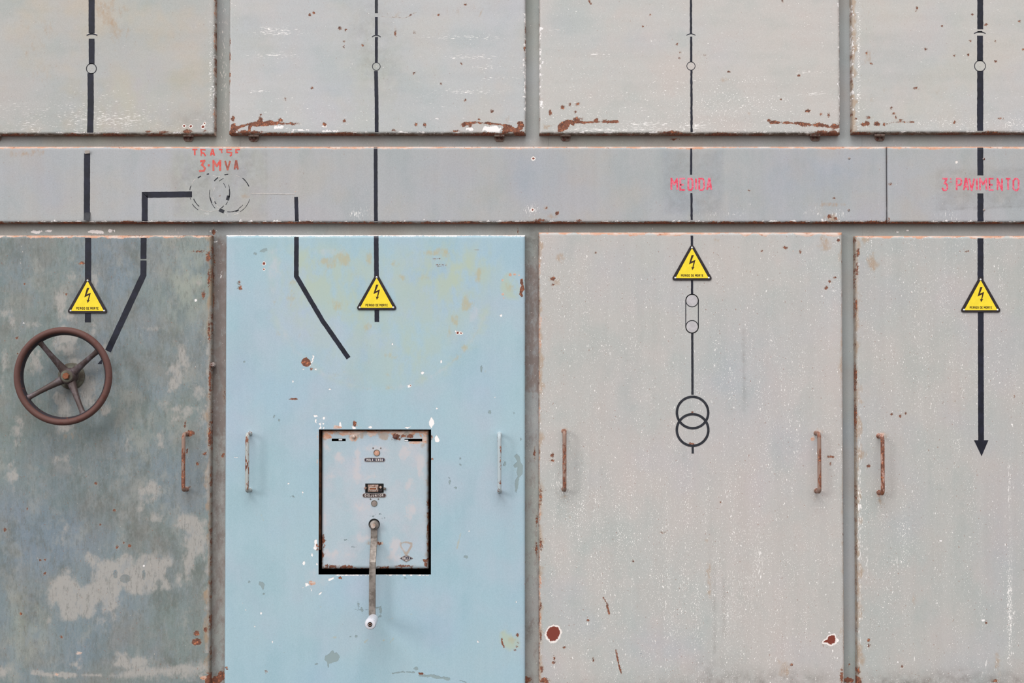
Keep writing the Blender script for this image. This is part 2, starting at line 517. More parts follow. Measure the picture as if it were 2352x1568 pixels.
class MB:
    def __init__(self):
        self.v, self.f = [], []

    def add(self, v, f):
        b = len(self.v)
        self.v += v
        self.f += [tuple(i + b for i in q) for q in f]
        return self

    def build(self, name, mat, thing, parent=None, smooth=False, label=None, bevel=0):
        me = bpy.data.meshes.new(name)
        L = thing.loc
        me.from_pydata([(a - L[0], b - L[1], c - L[2]) for a, b, c in self.v], [], self.f)
        me.validate()
        o = link_mesh(name, me, mat, thing, parent, smooth, label)
        if smooth:
            try:
                me.set_sharp_from_angle(angle=math.radians(42))
            except Exception:
                pass
        if bevel:
            b = o.modifiers.new('bevel', 'BEVEL')
            b.width = bevel
            b.segments = 2
            b.limit_method = 'ANGLE'
        return o

    def box(self, x0, x1, y0, y1, z0, z1):
        v = [(x, y, z) for x in (x0, x1) for y in (y0, y1) for z in (z0, z1)]
        f = [(0, 1, 3, 2), (4, 6, 7, 5), (0, 4, 5, 1), (2, 3, 7, 6), (0, 2, 6, 4), (1, 5, 7, 3)]
        return self.add(v, f)

    def prism(self, pts, y0, y1):
        """closed outline of (x, z) from depth y0 (front) to y1 (back)"""
        n = len(pts)
        v = [(x, y0, z) for x, z in pts] + [(x, y1, z) for x, z in pts]
        f = [tuple(range(n)), tuple(range(2 * n - 1, n - 1, -1))]
        f += [(i, i + n, (i + 1) % n + n, (i + 1) % n) for i in range(n)]
        return self.add(v, f)

    def lathe_y(self, cx, cz, prof, seg=32, closed=False, a0=0.0):
        """profile of (radius, y) spun about the axis along y"""
        v, f = [], []
        m = len(prof)
        for i in range(seg):
            a = a0 + 2 * math.pi * i / seg
            for r, y in prof:
                v.append((cx + r * math.cos(a), y, cz + r * math.sin(a)))
        for i in range(seg):
            j = (i + 1) % seg
            for k in range(m if closed else m - 1):
                l = (k + 1) % m
                f.append((i * m + k, i * m + l, j * m + l, j * m + k))
        if not closed:
            if prof[0][0] > 1e-6:
                f.append(tuple(i * m for i in range(seg)))
            if prof[-1][0] > 1e-6:
                f.append(tuple(i * m + m - 1 for i in range(seg - 1, -1, -1)))
        return self.add(v, f)

    def tube(self, path, r, seg=12, rs=None, flat=None):
        v, f = [], []
        n = len(path)
        P3 = np.array(path, float)
        for i in range(n):
            t = P3[min(i + 1, n - 1)] - P3[max(i - 1, 0)]
            t /= np.linalg.norm(t) + 1e-12
            side = np.array((1.0, 0, 0))
            if abs(t[0]) > 0.9:
                side = np.array((0, 0, 1.0))
            b = np.cross(t, side)
            b /= np.linalg.norm(b)
            a = np.cross(b, t)
            rr = rs[i] if rs else r
            for k in range(seg):
                w = 2 * math.pi * k / seg
                fa, fb = (flat or (1, 1))
                q = P3[i] + a * math.cos(w) * rr * fa + b * math.sin(w) * rr * fb
                v.append(tuple(q))
        for i in range(n - 1):
            for k in range(seg):
                l = (k + 1) % seg
                f.append((i * seg + k, i * seg + l, (i + 1) * seg + l, (i + 1) * seg + k))
        f.append(tuple(range(seg - 1, -1, -1)))
        f.append(tuple((n - 1) * seg + k for k in range(seg)))
        return self.add(v, f)

    def ribbon(self, pts, w, yf, t, jit=0.0, step=None, closed=False):
        """flat strip of width w along pts (x, z), lying on the surface yf(x, z), thickness t"""
        P2 = [np.array(p, float) for p in pts]
        if step:
            Q = [P2[0]]
            for a, b in zip(P2[:-1], P2[1:]):
                m = max(1, int(np.linalg.norm(b - a) / step))
                for i in range(1, m + 1):
                    Q.append(a + (b - a) * i / m)
            P2 = Q
        n = len(P2)
        L, R = [], []
        for i in range(n):
            if closed:
                p0, p1 = P2[(i - 1) % n], P2[(i + 1) % n]
            else:
                p0, p1 = P2[max(i - 1, 0)], P2[min(i + 1, n - 1)]
            d0 = P2[i] - p0
            d1 = p1 - P2[i]
            if np.linalg.norm(d0) < 1e-9:
                d0 = d1
            if np.linalg.norm(d1) < 1e-9:
                d1 = d0
            d0 = d0 / np.linalg.norm(d0)
            d1 = d1 / np.linalg.norm(d1)
            nn = np.array((-(d0 + d1)[1], (d0 + d1)[0]))
            ln = np.linalg.norm(nn)
            nn = nn / ln if ln > 1e-6 else np.array((-d1[1], d1[0]))
            c = max(0.45, abs(float(nn @ np.array((-d1[1], d1[0])))))
            h = w / 2 / c
            L.append(P2[i] + nn * (h + random.uniform(-jit, jit)))
            R.append(P2[i] - nn * (h + random.uniform(-jit, jit)))
        v, f = [], []
        for i in range(n):
            for q in (L[i], R[i]):
                y = yf(q[0], q[1])
                v.append((q[0], y - t, q[1]))
                v.append((q[0], y - 0.00002, q[1]))
        for i in range(n if closed else n - 1):
            a, b = 4 * i, 4 * ((i + 1) % n)
            f += [(a, a + 2, b + 2, b), (a + 1, a, b, b + 1), (a + 2, a + 3, b + 3, b + 2), (a + 3, a + 1, b + 1, b + 3)]
        if not closed:
            f += [(0, 1, 3, 2), (4 * n - 4, 4 * n - 2, 4 * n - 1, 4 * n - 3)]
        return self.add(v, f)


def arc(cx, cz, r, a0, a1, n):
    return [(cx + r * math.cos(math.radians(a0 + (a1 - a0) * i / n)), cz + r * math.sin(math.radians(a0 + (a1 - a0) * i / n)))
            for i in range(n + 1)]


def rounded(pts, r, n=5):
    """round the corners of a convex outline"""
    out = []
    m = len(pts)
    for i in range(m):
        p = np.array(pts[i], float)
        a = np.array(pts[i - 1], float) - p
        b = np.array(pts[(i + 1) % m], float) - p
        a /= np.linalg.norm(a)
        b /= np.linalg.norm(b)
        half = math.acos(max(-1, min(1, float(a @ b)))) / 2
        d = r / math.tan(half)
        c = p + (a + b) / np.linalg.norm(a + b) * (r / math.sin(half))
        s, e = p + a * d, p + b * d
        t0 = math.atan2(*(s - c)[::-1])
        t1 = math.atan2(*(e - c)[::-1])
        while t1 - t0 > math.pi:
            t1 -= 2 * math.pi
        while t1 - t0 < -math.pi:
            t1 += 2 * math.pi
        for k in range(n + 1):
            t = t0 + (t1 - t0) * k / n
            out.append((c[0] + r * math.cos(t), c[1] + r * math.sin(t)))
    return out


# ------------------------------------------------------------------ folded sheet (door leaf, fascia, cover, post)
class Sheet:
    def __init__(self, x0, x1, z0, z1, yfront, th, r, pitch=0.004, holes=(), xsplit=(), zsplit=()):
        self.x0, self.x1, self.z0, self.z1, self.y, self.th, self.r = x0, x1, z0, z1, yfront, th, r
        self.pitch, self.holes, self.xs_, self.zs_ = pitch, holes, xsplit, zsplit

    def _axis(self, a, b, split):
        r = self.r
        v = [(a, self.th)]
        if r > 0:
            for k in range(0, 4):
                t = math.pi / 2 * k / 4
                v.append((a + r * (1 - math.cos(t)), r * (1 - math.sin(t))))
        stops = [a + r] + sorted(split) + [b - r]
        for s, e in zip(stops[:-1], stops[1:]):
            m = max(1, int(round((e - s) / self.pitch)))
            for i in range(m):
                v.append((s + (e - s) * i / m, 0.0))
        v.append((b - r, 0.0))
        if r > 0:
            for k in range(3, -1, -1):
                t = math.pi / 2 * k / 4
                v.append((b - r * (1 - math.cos(t)), r * (1 - math.sin(t))))
        v.append((b, self.th))
        return v

    def depth(self, x, z):
        d = 0.0
        r = self.r
        for q, a, b in ((x, self.x0, self.x1), (z, self.z0, self.z1)):
            e = min(q - a, b - q)
            if e < r:
                e = max(e, 0.0)
                d = max(d, r - math.sqrt(max(0.0, r * r - (r - e) ** 2)))
        return self.y + d

    def build(self, name, mat, thing, paint=None, parent=None, label=None):
        ax = self._axis(self.x0, self.x1, self.xs_)
        az = self._axis(self.z0, self.z1, self.zs_)
        xs = np.array([p[0] for p in ax])
        zs = np.array([p[0] for p in az])
        dx = np.array([p[1] for p in ax])
        dz = np.array([p[1] for p in az])
        GX, GZ = np.meshgrid(xs, zs, indexing='ij')
        DY = np.maximum(dx[:, None], dz[None, :])
        nx, nz = len(xs), len(zs)
        co = np.stack([GX.ravel(), (self.y + DY).ravel(), GZ.ravel()], 1)
        i, j = np.meshgrid(np.arange(nx - 1), np.arange(nz - 1), indexing='ij')
        i, j = i.ravel(), j.ravel()
        keep = np.ones(len(i), bool)
        cx = (xs[i] + xs[i + 1]) / 2
        cz = (zs[j] + zs[j + 1]) / 2
        for (a, b, c, d) in self.holes:
            keep &= ~((cx > a) & (cx < b) & (cz > c) & (cz < d))
        i, j = i[keep], j[keep]
        q = np.stack([i * nz + j, (i + 1) * nz + j, (i + 1) * nz + j + 1, i * nz + j + 1], 1).astype(np.int32)
        me = bpy.data.meshes.new(name)
        me.vertices.add(len(co))
        loc = np.array(thing.loc)
        me.vertices.foreach_set('co', (co - loc).astype(np.float32).ravel())
        me.loops.add(q.size)
        me.loops.foreach_set('vertex_index', q.ravel())
        me.polygons.add(len(q))
        me.polygons.foreach_set('loop_start', np.arange(0, q.size, 4, dtype=np.int32))
        me.polygons.foreach_set('loop_total', np.full(len(q), 4, dtype=np.int32))
        me.update(calc_edges=True)
        px, py = proj(GX.ravel(), GZ.ravel(), self.y)
        pt = Paint(px, py)
        pt.d = {'l': (GX.ravel() - self.x0) / S, 'r': (self.x1 - GX.ravel()) / S,
                't': (self.z1 - GZ.ravel()) / S, 'b': (GZ.ravel() - self.z0) / S}
        pt.side = DY.ravel()
        if paint:
            paint(pt)
        pt.write(me)
        return link_mesh(name, me, mat, thing, parent, True, label)


# ------------------------------------------------------------------ setting: floor in front of the switchgear
fl = bpy.data.meshes.new('floor')
fl.from_pydata([(-25, -30, 0), (25, -30, 0), (25, 1.2, 0), (-25, 1.2, 0), (-25, -30, -0.1), (25, -30, -0.1), (25, 1.2, -0.1), (-25, 1.2, -0.1)], [],
               [(0, 1, 2, 3), (7, 6, 5, 4), (0, 4, 5, 1), (1, 5, 6, 2), (2, 6, 7, 3), (3, 7, 4, 0)])
fl.materials.append(M['floor'])
flo = bpy.data.objects.new('floor', fl)
C.objects.link(flo)
flo['kind'] = 'structure'

# ------------------------------------------------------------------ frame: posts and rails, with the dark bay behind
ZT = Z(-200)             # top of the modelled switchgear
ZB = Z(1640)             # bottom of the lower doors
XL, XR = X(-290), X(2760)
FR = Thing('switchgear_frame', 'grey steel frame of posts and rails showing in the gaps between all the cabinet doors', 'frame', (0, TH, 0.0))
YF = TH + 0.0005         # frame face


def post_paint(kind):
    def f(p):
        if kind == 1:
            p.add('stain', np.clip((p.y - 530) / 30, 0, 1) * np.where(p.y < 1000, 0.95, 0.62))
            p.soft('dirt_shade', 500, 600, 60, 160, 0.3)
            p.soft('dirt_shade', 500, 800, 60, 160, 0.2)
            p.soft('dirt_shade', 500, 1080, 60, 200, 0.30)
            p.soft('dirt_shade', 500, 1350, 60, 200, 0.22)
            p.add('speck', np.where(p.y > 520, 0.35, 0.05))
            p.spot('rust', 491, 532, 3.4, 7, soft=4)
            p.spots('white', [(484, 531, 2.4), (497, 530, 1.8, 3)], soft=4)
            p.spots('rust', [(492, 600, 2, 10), (490, 640, 2, 14), (515, 905, 1.5, 9), (512, 1045, 3, 4), (509, 1551, 9, 12), (495, 1562, 14, 9), (491, 690, 2, 16)])
            p.line('white', [(508, 615), (508, 640)], 2)
            p.spots('white', [(492, 556, 3, 2), (499, 553, 2), (512, 563, 2)], soft=4)
            p.soft('scratch', 512, 150, 12, 220, 0.9)
            p.soft('dirt_shade', 498, 1562, 60, 30, 0.5)
        if kind == 2:
            p.add('stain', np.clip((p.y - 560) / 60, 0, 1) * np.where(p.y < 900, 0.85, 0.45))
            p.soft('dirt_shade', 1222, 640, 60, 120, 0.35)
            p.soft('dirt_shade', 1222, 830, 50, 120, 0.25)
            p.soft('dirt_shade', 1222, 560, 60, 40, 0.4)
            p.soft('dirt_shade', 1213, 1450, 20, 30, 0.6)
            p.soft('dirt_shade', 1213, 1010, 14, 30, 0.45)
            p.add('speck', np.where(p.y > 520, 0.4, 0.15))
            p.spots('rust', [(1233, 1195, 2, 10), (1232, 1260, 2, 12), (1207, 1562, 12, 8), (1228, 1040, 2, 8)])
        if kind == 3:
            p.add('speck', 0.02)
            p.add('tint', 0.15)
            p.spots('rust', [(1948, 1562, 12, 6), (1950, 1526, 2, 2)])
            p.soft('dirt_shade', 1950, 1590, 40, 40, 0.6)
    return f


posts = [(-280, -190, 0), (470, 546, 1), (1190, 1262, 2), (1914, 1990, 3), (2650, 2750, 0)]
for a, b, k in posts:
    sh = Sheet(X(a), X(b), 0.02, ZT, YF, 0.05, 0.003, pitch=0.005)
    sh.build('post', M['frame'], FR, post_paint(k))


def rail_paint(k):
    def f(p):
        p.add('speck', 0.1)
        if k == 1:
            p.poly('white', [(57, 528), (127, 527), (118, 533), (95, 534), (90, 538), (72, 536), (66, 531)], n=1.5, soft=3, val=0.75)
            p.poly('white', [(191, 529), (230, 526), (240, 531), (238, 538), (208, 537)], n=1.5, soft=3, val=0.75)
            p.spots('white', [(252, 530, 4, 5), (262, 530, 3), (538, 532, 6, 8), (546, 530, 5, 7)], soft=4)
            p.spot('rust', 538, 533, 4, 9)
            p.spots('rust', [(1192, 532, 3, 8), (1205, 536, 5, 5), (1936, 528, 8, 4), (1933, 533, 6, 3)])
            p.soft('scratch', 420, 530, 60, 12, 0.7)
            p.soft('speck', 1240, 530, 60, 30, 0.9)
            p.soft('speck', 1540, 532, 200, 12, 0.2)
            p.spots('white', [(2062, 533, 3, 2), (2084, 530, 3)], soft=4)
        else:
            p.soft('dirt_shade', 535, 325, 30, 14, 0.35)
            p.spots('white', [(1550, 322, 10, 3)], soft=4, val=0.7)
            p.spots('rust', [(1548, 320, 7, 1.6)])
            p.soft('alga', 230, 320, 30, 10, 0.5)
            p.spots('ghost' if False else 'white', [(870, 318, 7, 1.2), (873, 322, 6, 1)], soft=3, val=0.8)
    return f


for (za, zb, k) in ((292, 352, 0), (494, 562, 1)):
    sh = Sheet(XL, XR, Z(zb), Z(za), YF + 0.0008, 0.045, 0.0, pitch=0.005)
    sh.build('rail', M['frame'], FR, rail_paint(k))
for nm, a, b in (('top_rail', Z(-150), ZT), ('bottom_rail', 0.04, Z(1605))):
    MB().box(XL, XR, YF + 0.0008, YF + 0.045, a, b).build(nm, M['frame'], FR)
# dark bay behind (open towards the doors)
ib = MB()
ib.box(XL, XR, 0.62, 0.64, 0.02, ZT)
ib.box(XL - 0.02, XL, TH + 0.02, 0.64, 0.02, ZT)
ib.box(XR, XR + 0.02, TH + 0.02, 0.64, 0.02, ZT)
ib.box(XL, XR, TH + 0.048, 0.64, ZT, ZT + 0.02)
ib.box(XL, XR, TH + 0.048, 0.64, 0.005, 0.02)
ib.build('bay_lining', M['dark'], FR)
# stop bolt on the post between green and blue doors
bx, bz = P(493, 838, TH)
sb = MB()
sb.lathe_y(bx, bz, [(0.0, TH - 0.030), (0.004, TH - 0.030), (0.0072, TH - 0.027), (0.0078, TH - 0.021), (0.0066, TH - 0.015), (0.004, TH - 0.0145), (0.004, YF)], 20)
sb.build('stop_bolt', M['screw'], FR, smooth=True, label='small round bolt head standing off the post')

# ------------------------------------------------------------------ doors
YS = -0.0002


def hinge(door, px, py, screws=True, parentname='hinge'):
    """knuckle under the door's lower edge with a clipped leaf on the rail"""
    yk = 0.010
    x, z = P(px, py, yk)
    w = 0.0145
    lx, lz = P(px, py + 8, YF)
    out = [(lx - w, lz + 0.012), (lx - w, lz - 0.001), (lx - w * 0.62, lz - 0.008), (lx + w * 0.62, lz - 0.008), (lx + w, lz - 0.001), (lx + w, lz + 0.012)]
    lf = MB().prism(out, YF - 0.003, YF - 0.0002).build('hinge', M['hinge'], door, bevel=0.0006)
    kb = MB()
    n = 14
    v = []
    f = []
    for i in range(2):
        for k in range(n):
            a = 2 * math.pi * k / n
            v.append((x + (-w if i == 0 else w), yk + 0.0042 * math.cos(a), z + 0.0042 * math.sin(a)))
    for k in range(n):
        l = (k + 1) % n
        f.append((k, l, n + l, n + k))
    f += [tuple(range(n - 1, -1, -1)), tuple(range(n, 2 * n))]
    kb.add(v, f)
    kb.box(x - w * 0.8, x + w * 0.8, yk + 0.002, YF - 0.001, z - 0.0015, z + 0.0015)
    kb.build('knuckle', M['hinge'], door, parent=lf, smooth=True)
    for s in (-1, 1):
        MB().lathe_y(lx + s * 0.006, lz + 0.001, [(0.0, YF - 0.0052), (0.002, YF - 0.0048), (0.0032, YF - 0.0030)], 12).build(
            'screw', M['wheel'], door, parent=lf, smooth=True)


def handle(door, px, y0, y1, mat, mat2=None, r=0.0056, lean=0.0):
    """bent round bar: feet on the door, grip standing 45 mm off it"""
    d = 0.043
    x, zt = P(px, y0, -d)
    _, zb = P(px, y1, -d)
    zt -= r
    zb += r
    b = 0.012
    path = [(x, 0.004, zt)]
    path += [(x, -0.008, zt)]
    for k in range(7):
        a = math.pi / 2 * k / 6
        path.append((x + lean * 0.0, -(d - b) - b * math.sin(a), zt - b * (1 - math.cos(a))))
    path.append((x + lean * 0.3, -d, zt * 0.67 + zb * 0.33))
    path.append((x + lean * 0.7, -d, zt * 0.33 + zb * 0.67))
    for k in range(7):
        a = math.pi / 2 * (1 - k / 6)
        path.append((x + lean, -(d - b) - b * math.sin(a), zb + b * (1 - math.cos(a))))
    path += [(x + lean, -0.008, zb), (x + lean, 0.004, zb)]
    h = MB().tube(path, r, 14).build('handle', mat, door, smooth=True)
    for zz, xx in ((zt, x), (zb, x + lean)):
        MB().lathe_y(xx, zz, [(0.0, -0.0025), (0.0060, -0.0025), (0.0070, -0.0006), (0.0074, 0.0)], 16).build('weld', mat2 or mat, door, parent=h, smooth=True)
    return h


def tape(door, sh, pts, w, mat='tape', name='tape_strip', jit=0.0003, t=0.0006, parent=None, label=None):
    """pts in photograph pixels, w in pixels"""
    q = [P(a, b, sh.y) for a, b in pts]
    return MB().ribbon(q, w * S, sh.depth, t, jit, 0.006).build(name, M[mat], door, parent=parent, label=label)


def ringmark(door, sh, px, py, r, w, mat='tape', a0=0, a1=360, name='ring_mark', n=None, t=0.0006):
    x, z = P(px, py, sh.y)
    n = n or max(8, int(abs(a1 - a0) / 360 * 56))
    pts = arc(x, z, r * S, a0, a1, n)
    mb = MB()
    if abs(a1 - a0) >= 360:
        mb.ribbon(pts[:-1], w * S, sh.depth, t, 0.0, None, True)
    else:
        mb.ribbon(pts, w * S, sh.depth, t, 0.0001)
    return mb.build(name, M[mat], door)


def disc(door, sh, px, py, r, mat, name, t=0.0004):
    x, z = P(px, py, sh.y)
    return MB().lathe_y(x, z, [(0, sh.y - t), (r * S, sh.y - t), (r * S, sh.y)], 20).build(name, M[mat], door)


def door(px0, px1, py0, py1, mat, label, paint, **k):
    x0, x1, z0, z1 = X(px0), X(px1), (ZB if py1 is None else Z(py1)), Z(py0)
    t = Thing('cabinet_door', label, 'door', ((x0 + x1) / 2, TH, z0))
    sh = Sheet(x0, x1, z0, z1, 0.0, TH, 0.008, pitch=(0.003 if py1 else 0.0025), **k)
    sh.build('door_leaf', M[mat], t, paint)
    return t, sh


def common_upper(p):
    p.edge('white', 'b', 5.5, n=1.1, ns=8, soft=5, val=0.62, sx=0.5, sy=1.4)
    p.edge('rust', 'b', 3.0, n=1.4, ns=24, soft=4, val=0.56, sx=0.5)
    g = np.clip((p.y - 190) / 110, 0, 1)
    p.c[CH['speck']] += g * 0.35
    p.c[CH['scratch']] += g * 0.35
    p.c[CH['white']] *= np.clip(p.d['b'] / 3, 0, 1)
    p.c[CH['dirt_shade']] += 1.9 * np.clip(1 - p.d['b'] / 5.5, 0, 1) + 0.35 * np.clip(1 - p.d['r'] / 5, 0, 1) + 0.2 * np.clip(1 - p.d['l'] / 4, 0, 1)  # bottom term paints shade into the colour of the underside
    p.edge('rust', 'l', 1.6, n=1.5, ns=12, soft=4, val=0.54)
    p.edge('rust', 'r', 1.4, n=1.5, ns=12, soft=4, val=0.62)


def paint_u1(p):
    common_upper(p)
    p.soft('stain', 262, 60, 60, 90, 0.45)
    p.soft('stain', 235, 20, 40, 40, 0.35)
    p.soft('stain', 95, 60, 70, 60, 0.30)
    p.soft('stain', 90, 150, 60, 80, 0.22)
    p.soft('stain', 340, 70, 60, 50, 0.18)
    p.soft('scratch', 150, 260, 200, 60, 0.5)
    p.soft('scratch', 290, 275, 60, 20, 0.6)
    p.soft('tint', 160, 200, 180, 100, 0.30)
    p.soft('alga', 300, 230, 120, 100, 0.45)
    p.soft('dirt_shade', 440, 275, 60, 25, 0.25)
    p.spots('spot', [(423, 289, 2.8), (438, 290, 2.8), (466, 291, 3.4), (470, 283, 1.8)], n=0.15, soft=4.5)
    p.spots('rust', [(340, 302, 6, 2), (375, 303, 8, 2), (430, 302, 9, 4), (470, 301, 4, 2)])
    p.spots('stain', [(349, 158, 3), (308, 19, 2.5), (232, 9, 6, 5)], val=1.0)
    p.edge('white', 'r', 6, n=1.1, ns=7, soft=5, val=0.5, a=0, b=295)
    p.soft('speck', 483, 150, 6, 160, 1.5)
    p.edge('primer', 'r', 3, n=1.2, ns=20, soft=4, val=0.55)


def paint_u2(p):
    common_upper(p)
    p.soft('stain', 850, 20, 55, 60, 0.30)
    p.soft('alga', 850, 160, 85, 190, 0.45)
    p.soft('dirt_shade', 845, 70, 50, 130, 0.2)
    p.soft('dirt_shade', 890, 160, 60, 110, 0.13)
    p.soft('tint', 640, 130, 120, 120, 0.25)
    p.soft('tint', 1120, 90, 80, 80, 0.2)
    for y, a, b in ((66, 560, 720), (76, 560, 740), (128, 540, 720), (210, 540, 640), (86, 930, 1205), (132, 960, 1200), (180, 1080, 1200), (210, 960, 1190), (155, 1050, 1200)):
        p.soft('scratch', (a + b) / 2, y, (b - a) / 2.4, 7, 1.1)
    p.poly('rust', [(529, 303), (532, 286), (537, 283), (541, 290), (560, 286), (571, 283), (590, 278), (598, 272), (606, 280), (620, 277), (642, 281), (664, 283), (662, 287), (640, 286), (610, 290), (590, 290), (578, 290), (576, 300), (571, 302), (570, 288), (556, 292), (545, 297), (540, 302)], n=2.2, soft=4)
    p.spots('rust', [(535, 272, 4, 5), (537, 287, 4, 5), (599, 275, 5, 6), (599, 264, 2.2), (644, 276, 4.5, 3.5), (672, 284, 9, 2), (655, 227, 2), (717, 202, 2.4), (791, 278, 4), (745, 286, 4), (780, 65, 3.5), (794, 69, 2.5), (712, 34, 3), (721, 29, 2.5), (833, 104, 2), (1069, 230, 2.5), (952, 74, 2), (951, 168, 2.4), (1013, 192, 2), (1130, 255, 2.5), (1007, 34, 2), (908, 77, 1.6, 6), (1060, 145, 2), (1069, 10, 2.5), (790, 95, 2), (789, 108, 2)], n=0.4)
    p.poly('rust', [(1095, 279), (1108, 282), (1122, 280), (1150, 284), (1172, 287), (1184, 296), (1188, 291), (1188, 280), (1198, 278), (1203, 286), (1200, 298), (1190, 301), (1172, 303), (1155, 309), (1152, 297), (1158, 291), (1148, 286), (1125, 286), (1100, 284)], n=2.2, soft=4)
    p.poly('rust', [(1060, 285), (1066, 281), (1094, 279), (1094, 283), (1070, 287), (1066, 291)], n=1.5, soft=4)
    p.spots('rust', [(1064, 286, 5, 4), (1080, 290, 3), (955, 286, 3), (976, 286, 3, 4), (1100, 275, 2), (905, 299, 4, 2), (1048, 301, 6, 1.6), (1188, 304, 10, 5), (1198, 306, 8, 4), (532, 306, 10, 5), (560, 303, 14, 4), (585, 304, 16, 3)])
    p.spots('white', [(745, 288, 8, 4), (1005, 272, 9, 2.2), (1130, 296, 24, 8), (1080, 296, 10, 5), (640, 292, 12, 5), (760, 301, 30, 3), (690, 298, 22, 2.5)], soft=4, n=0.5, val=0.85)
    p.spots('stain', [(573, 141, 8, 5), (1165, 272, 14, 10), (905, 35, 30, 12), (1030, 25, 20, 14), (1085, 14, 4)], val=0.5, soft=10)
    p.line('rust', [(878, 38), (905, 40), (930, 42), (945, 34)], 1.6, n=1.0, soft=4, val=0.8)
    p.line('rust', [(940, 34), (956, 28)], 1.8, n=0.8, soft=4, val=0.85)
    p.line('stain', [(1100, 38), (1110, 20)], 1.5, soft=4)
    p.edge('white', 'l', 3.5, n=0.7, ns=24, soft=5, val=0.56)
    p.spots('rust', [(527, 95, 2.6, 5), (527, 130, 2.4, 9), (527, 172, 2, 5), (527, 187, 2, 6), (1208, 70, 2, 8), (1207, 95, 1.5, 4), (1205, 112, 1.5, 4)])
    p.edge('white', 'r', 6, n=1.1, ns=7, soft=5, val=0.56, a=30, b=260)


def paint_u3(p):
    common_upper(p)
    p.soft('speck', 1650, 220, 160, 70, 0.5)
    p.soft('speck', 1330, 200, 90, 90, 0.25)
    p.soft('tint', 1290, 60, 60, 60, 0.3)
    p.poly('rust', [(1281, 304), (1282, 288), (1290, 280), (1300, 276), (1312, 276), (1322, 280), (1318, 290), (1310, 285), (1304, 296), (1294, 302)], n=1.6, soft=4)
    p.line('rust', [(1318, 279), (1345, 281), (1370, 279), (1390, 280), (1418, 280)], 4.5, n=0.7, soft=4)
    p.line('stain', [(1252, 292), (1280, 284), (1300, 278)], 3, soft=4)
    p.spots('rust', [(1264, 258, 3, 5), (1292, 246, 4.2, 4.5), (1309, 240, 2.5), (1327, 239, 4, 2.5), (1321, 257, 2.2), (1324, 274, 7, 4), (1338, 272, 2), (1370, 276, 4), (1389, 278, 5, 3), (1674, 165, 2.2), (1619, 127, 1.8), (1561, 133, 2), (1562, 120, 1.6), (1477, 61, 2), (1494, 34, 1.8), (1555, 101, 2), (1797, 3, 2.4), (1766, 276, 3), (1794, 228, 2), (1855, 255, 5, 3), (1886, 262, 3), (1903, 264, 2, 4), (1835, 173, 2.5)])
    p.line('rust', [(1352, 0), (1357, 9)], 3, soft=4)
    p.line('rust', [(1770, 281), (1805, 282), (1840, 284), (1870, 284), (1895, 288), (1912, 294), (1925, 291)], 4.5, n=0.8, soft=4)
    p.spots('rust', [(1850, 286, 12, 4), (1880, 287, 12, 5), (1917, 290, 9, 6), (1930, 287, 2, 5), (1540, 304, 20, 3), (1886, 303, 14, 3), (1915, 305, 12, 5)])
    p.spots('stain', [(1254, 291, 6, 5), (1664, 184, 12, 6), (1720, 260, 6)], val=0.9)
    p.edge('white', 'l', 8, n=1.1, ns=7, soft=5, val=0.57, a=60, b=250)
    p.edge('white', 'r', 5, n=1.1, ns=7, soft=5, val=0.57)
    for y, a, b in ((68, 1255, 1310), (125, 1340, 1400), (165, 1800, 1915), (215, 1820, 1920), (285, 1420, 1560), (298, 1250, 1560), (290, 1560, 1640)):
        p.soft('scratch', (a + b) / 2, y, (b - a) / 2.2, 6, 1.1)


def paint_u4(p):
    common_upper(p)
    p.edge('stain', 'l', 9, n=0.8, ns=20, soft=5, val=0.9)
    p.edge('white', 'l', 5, n=1.0, ns=8, soft=5, val=0.52, a=0, b=255)
    p.soft('speck', 1972, 130, 6, 160, 1.5)
    p.spots('rust', [(1986, 286, 8, 3.2), (1992, 283, 5), (2014, 284, 6, 5), (2031, 286, 3), (1995, 270, 5, 2), (1966, 273, 2), (2053, 261, 3.5, 2), (2058, 269, 1.6, 3), (2068, 276, 3, 2), (2192, 281, 3), (2106, 18, 2), (2104, 24, 2), (2126, 113, 2.6), (2104, 203, 4, 2), (2047, 248, 2.5), (2192, 127, 2.2), (2224, 126, 2.2), (2229, 94, 2), (2287, 141, 2.2), (2286, 95, 1.8), (2233, 33, 2), (2264, 57, 3), (2341, 49, 2.2), (2299, 272, 4, 1.6), (2000, 145, 2), (2002, 147, 2), (1991, 122, 2), (2164, 60, 2), (2350, 114, 2)])
    p.line('rust', [(2036, 285), (2052, 281), (2070, 280), (2098, 280)], 3.0, n=0.6, soft=4, val=0.8)
    p.spots('stain', [(2000, 225, 16, 10), (2106, 276, 6), (1990, 20, 16, 18), (2150, 212, 30, 14), (1995, 135, 18, 20), (2033, 205, 10, 5)], val=0.45, soft=12)
    p.soft('speck', 2190, 285, 90, 16, 0.7)
    p.soft('speck', 2330, 285, 40, 16, 0.8)


def common_lower(p, top=7):
    p.edge('primer', 't', top - 2, n=0.7, ns=20, soft=4, val=0.78)
    p.edge('white', 't', 2.2, n=0.5, ns=30, soft=3, val=0.52)


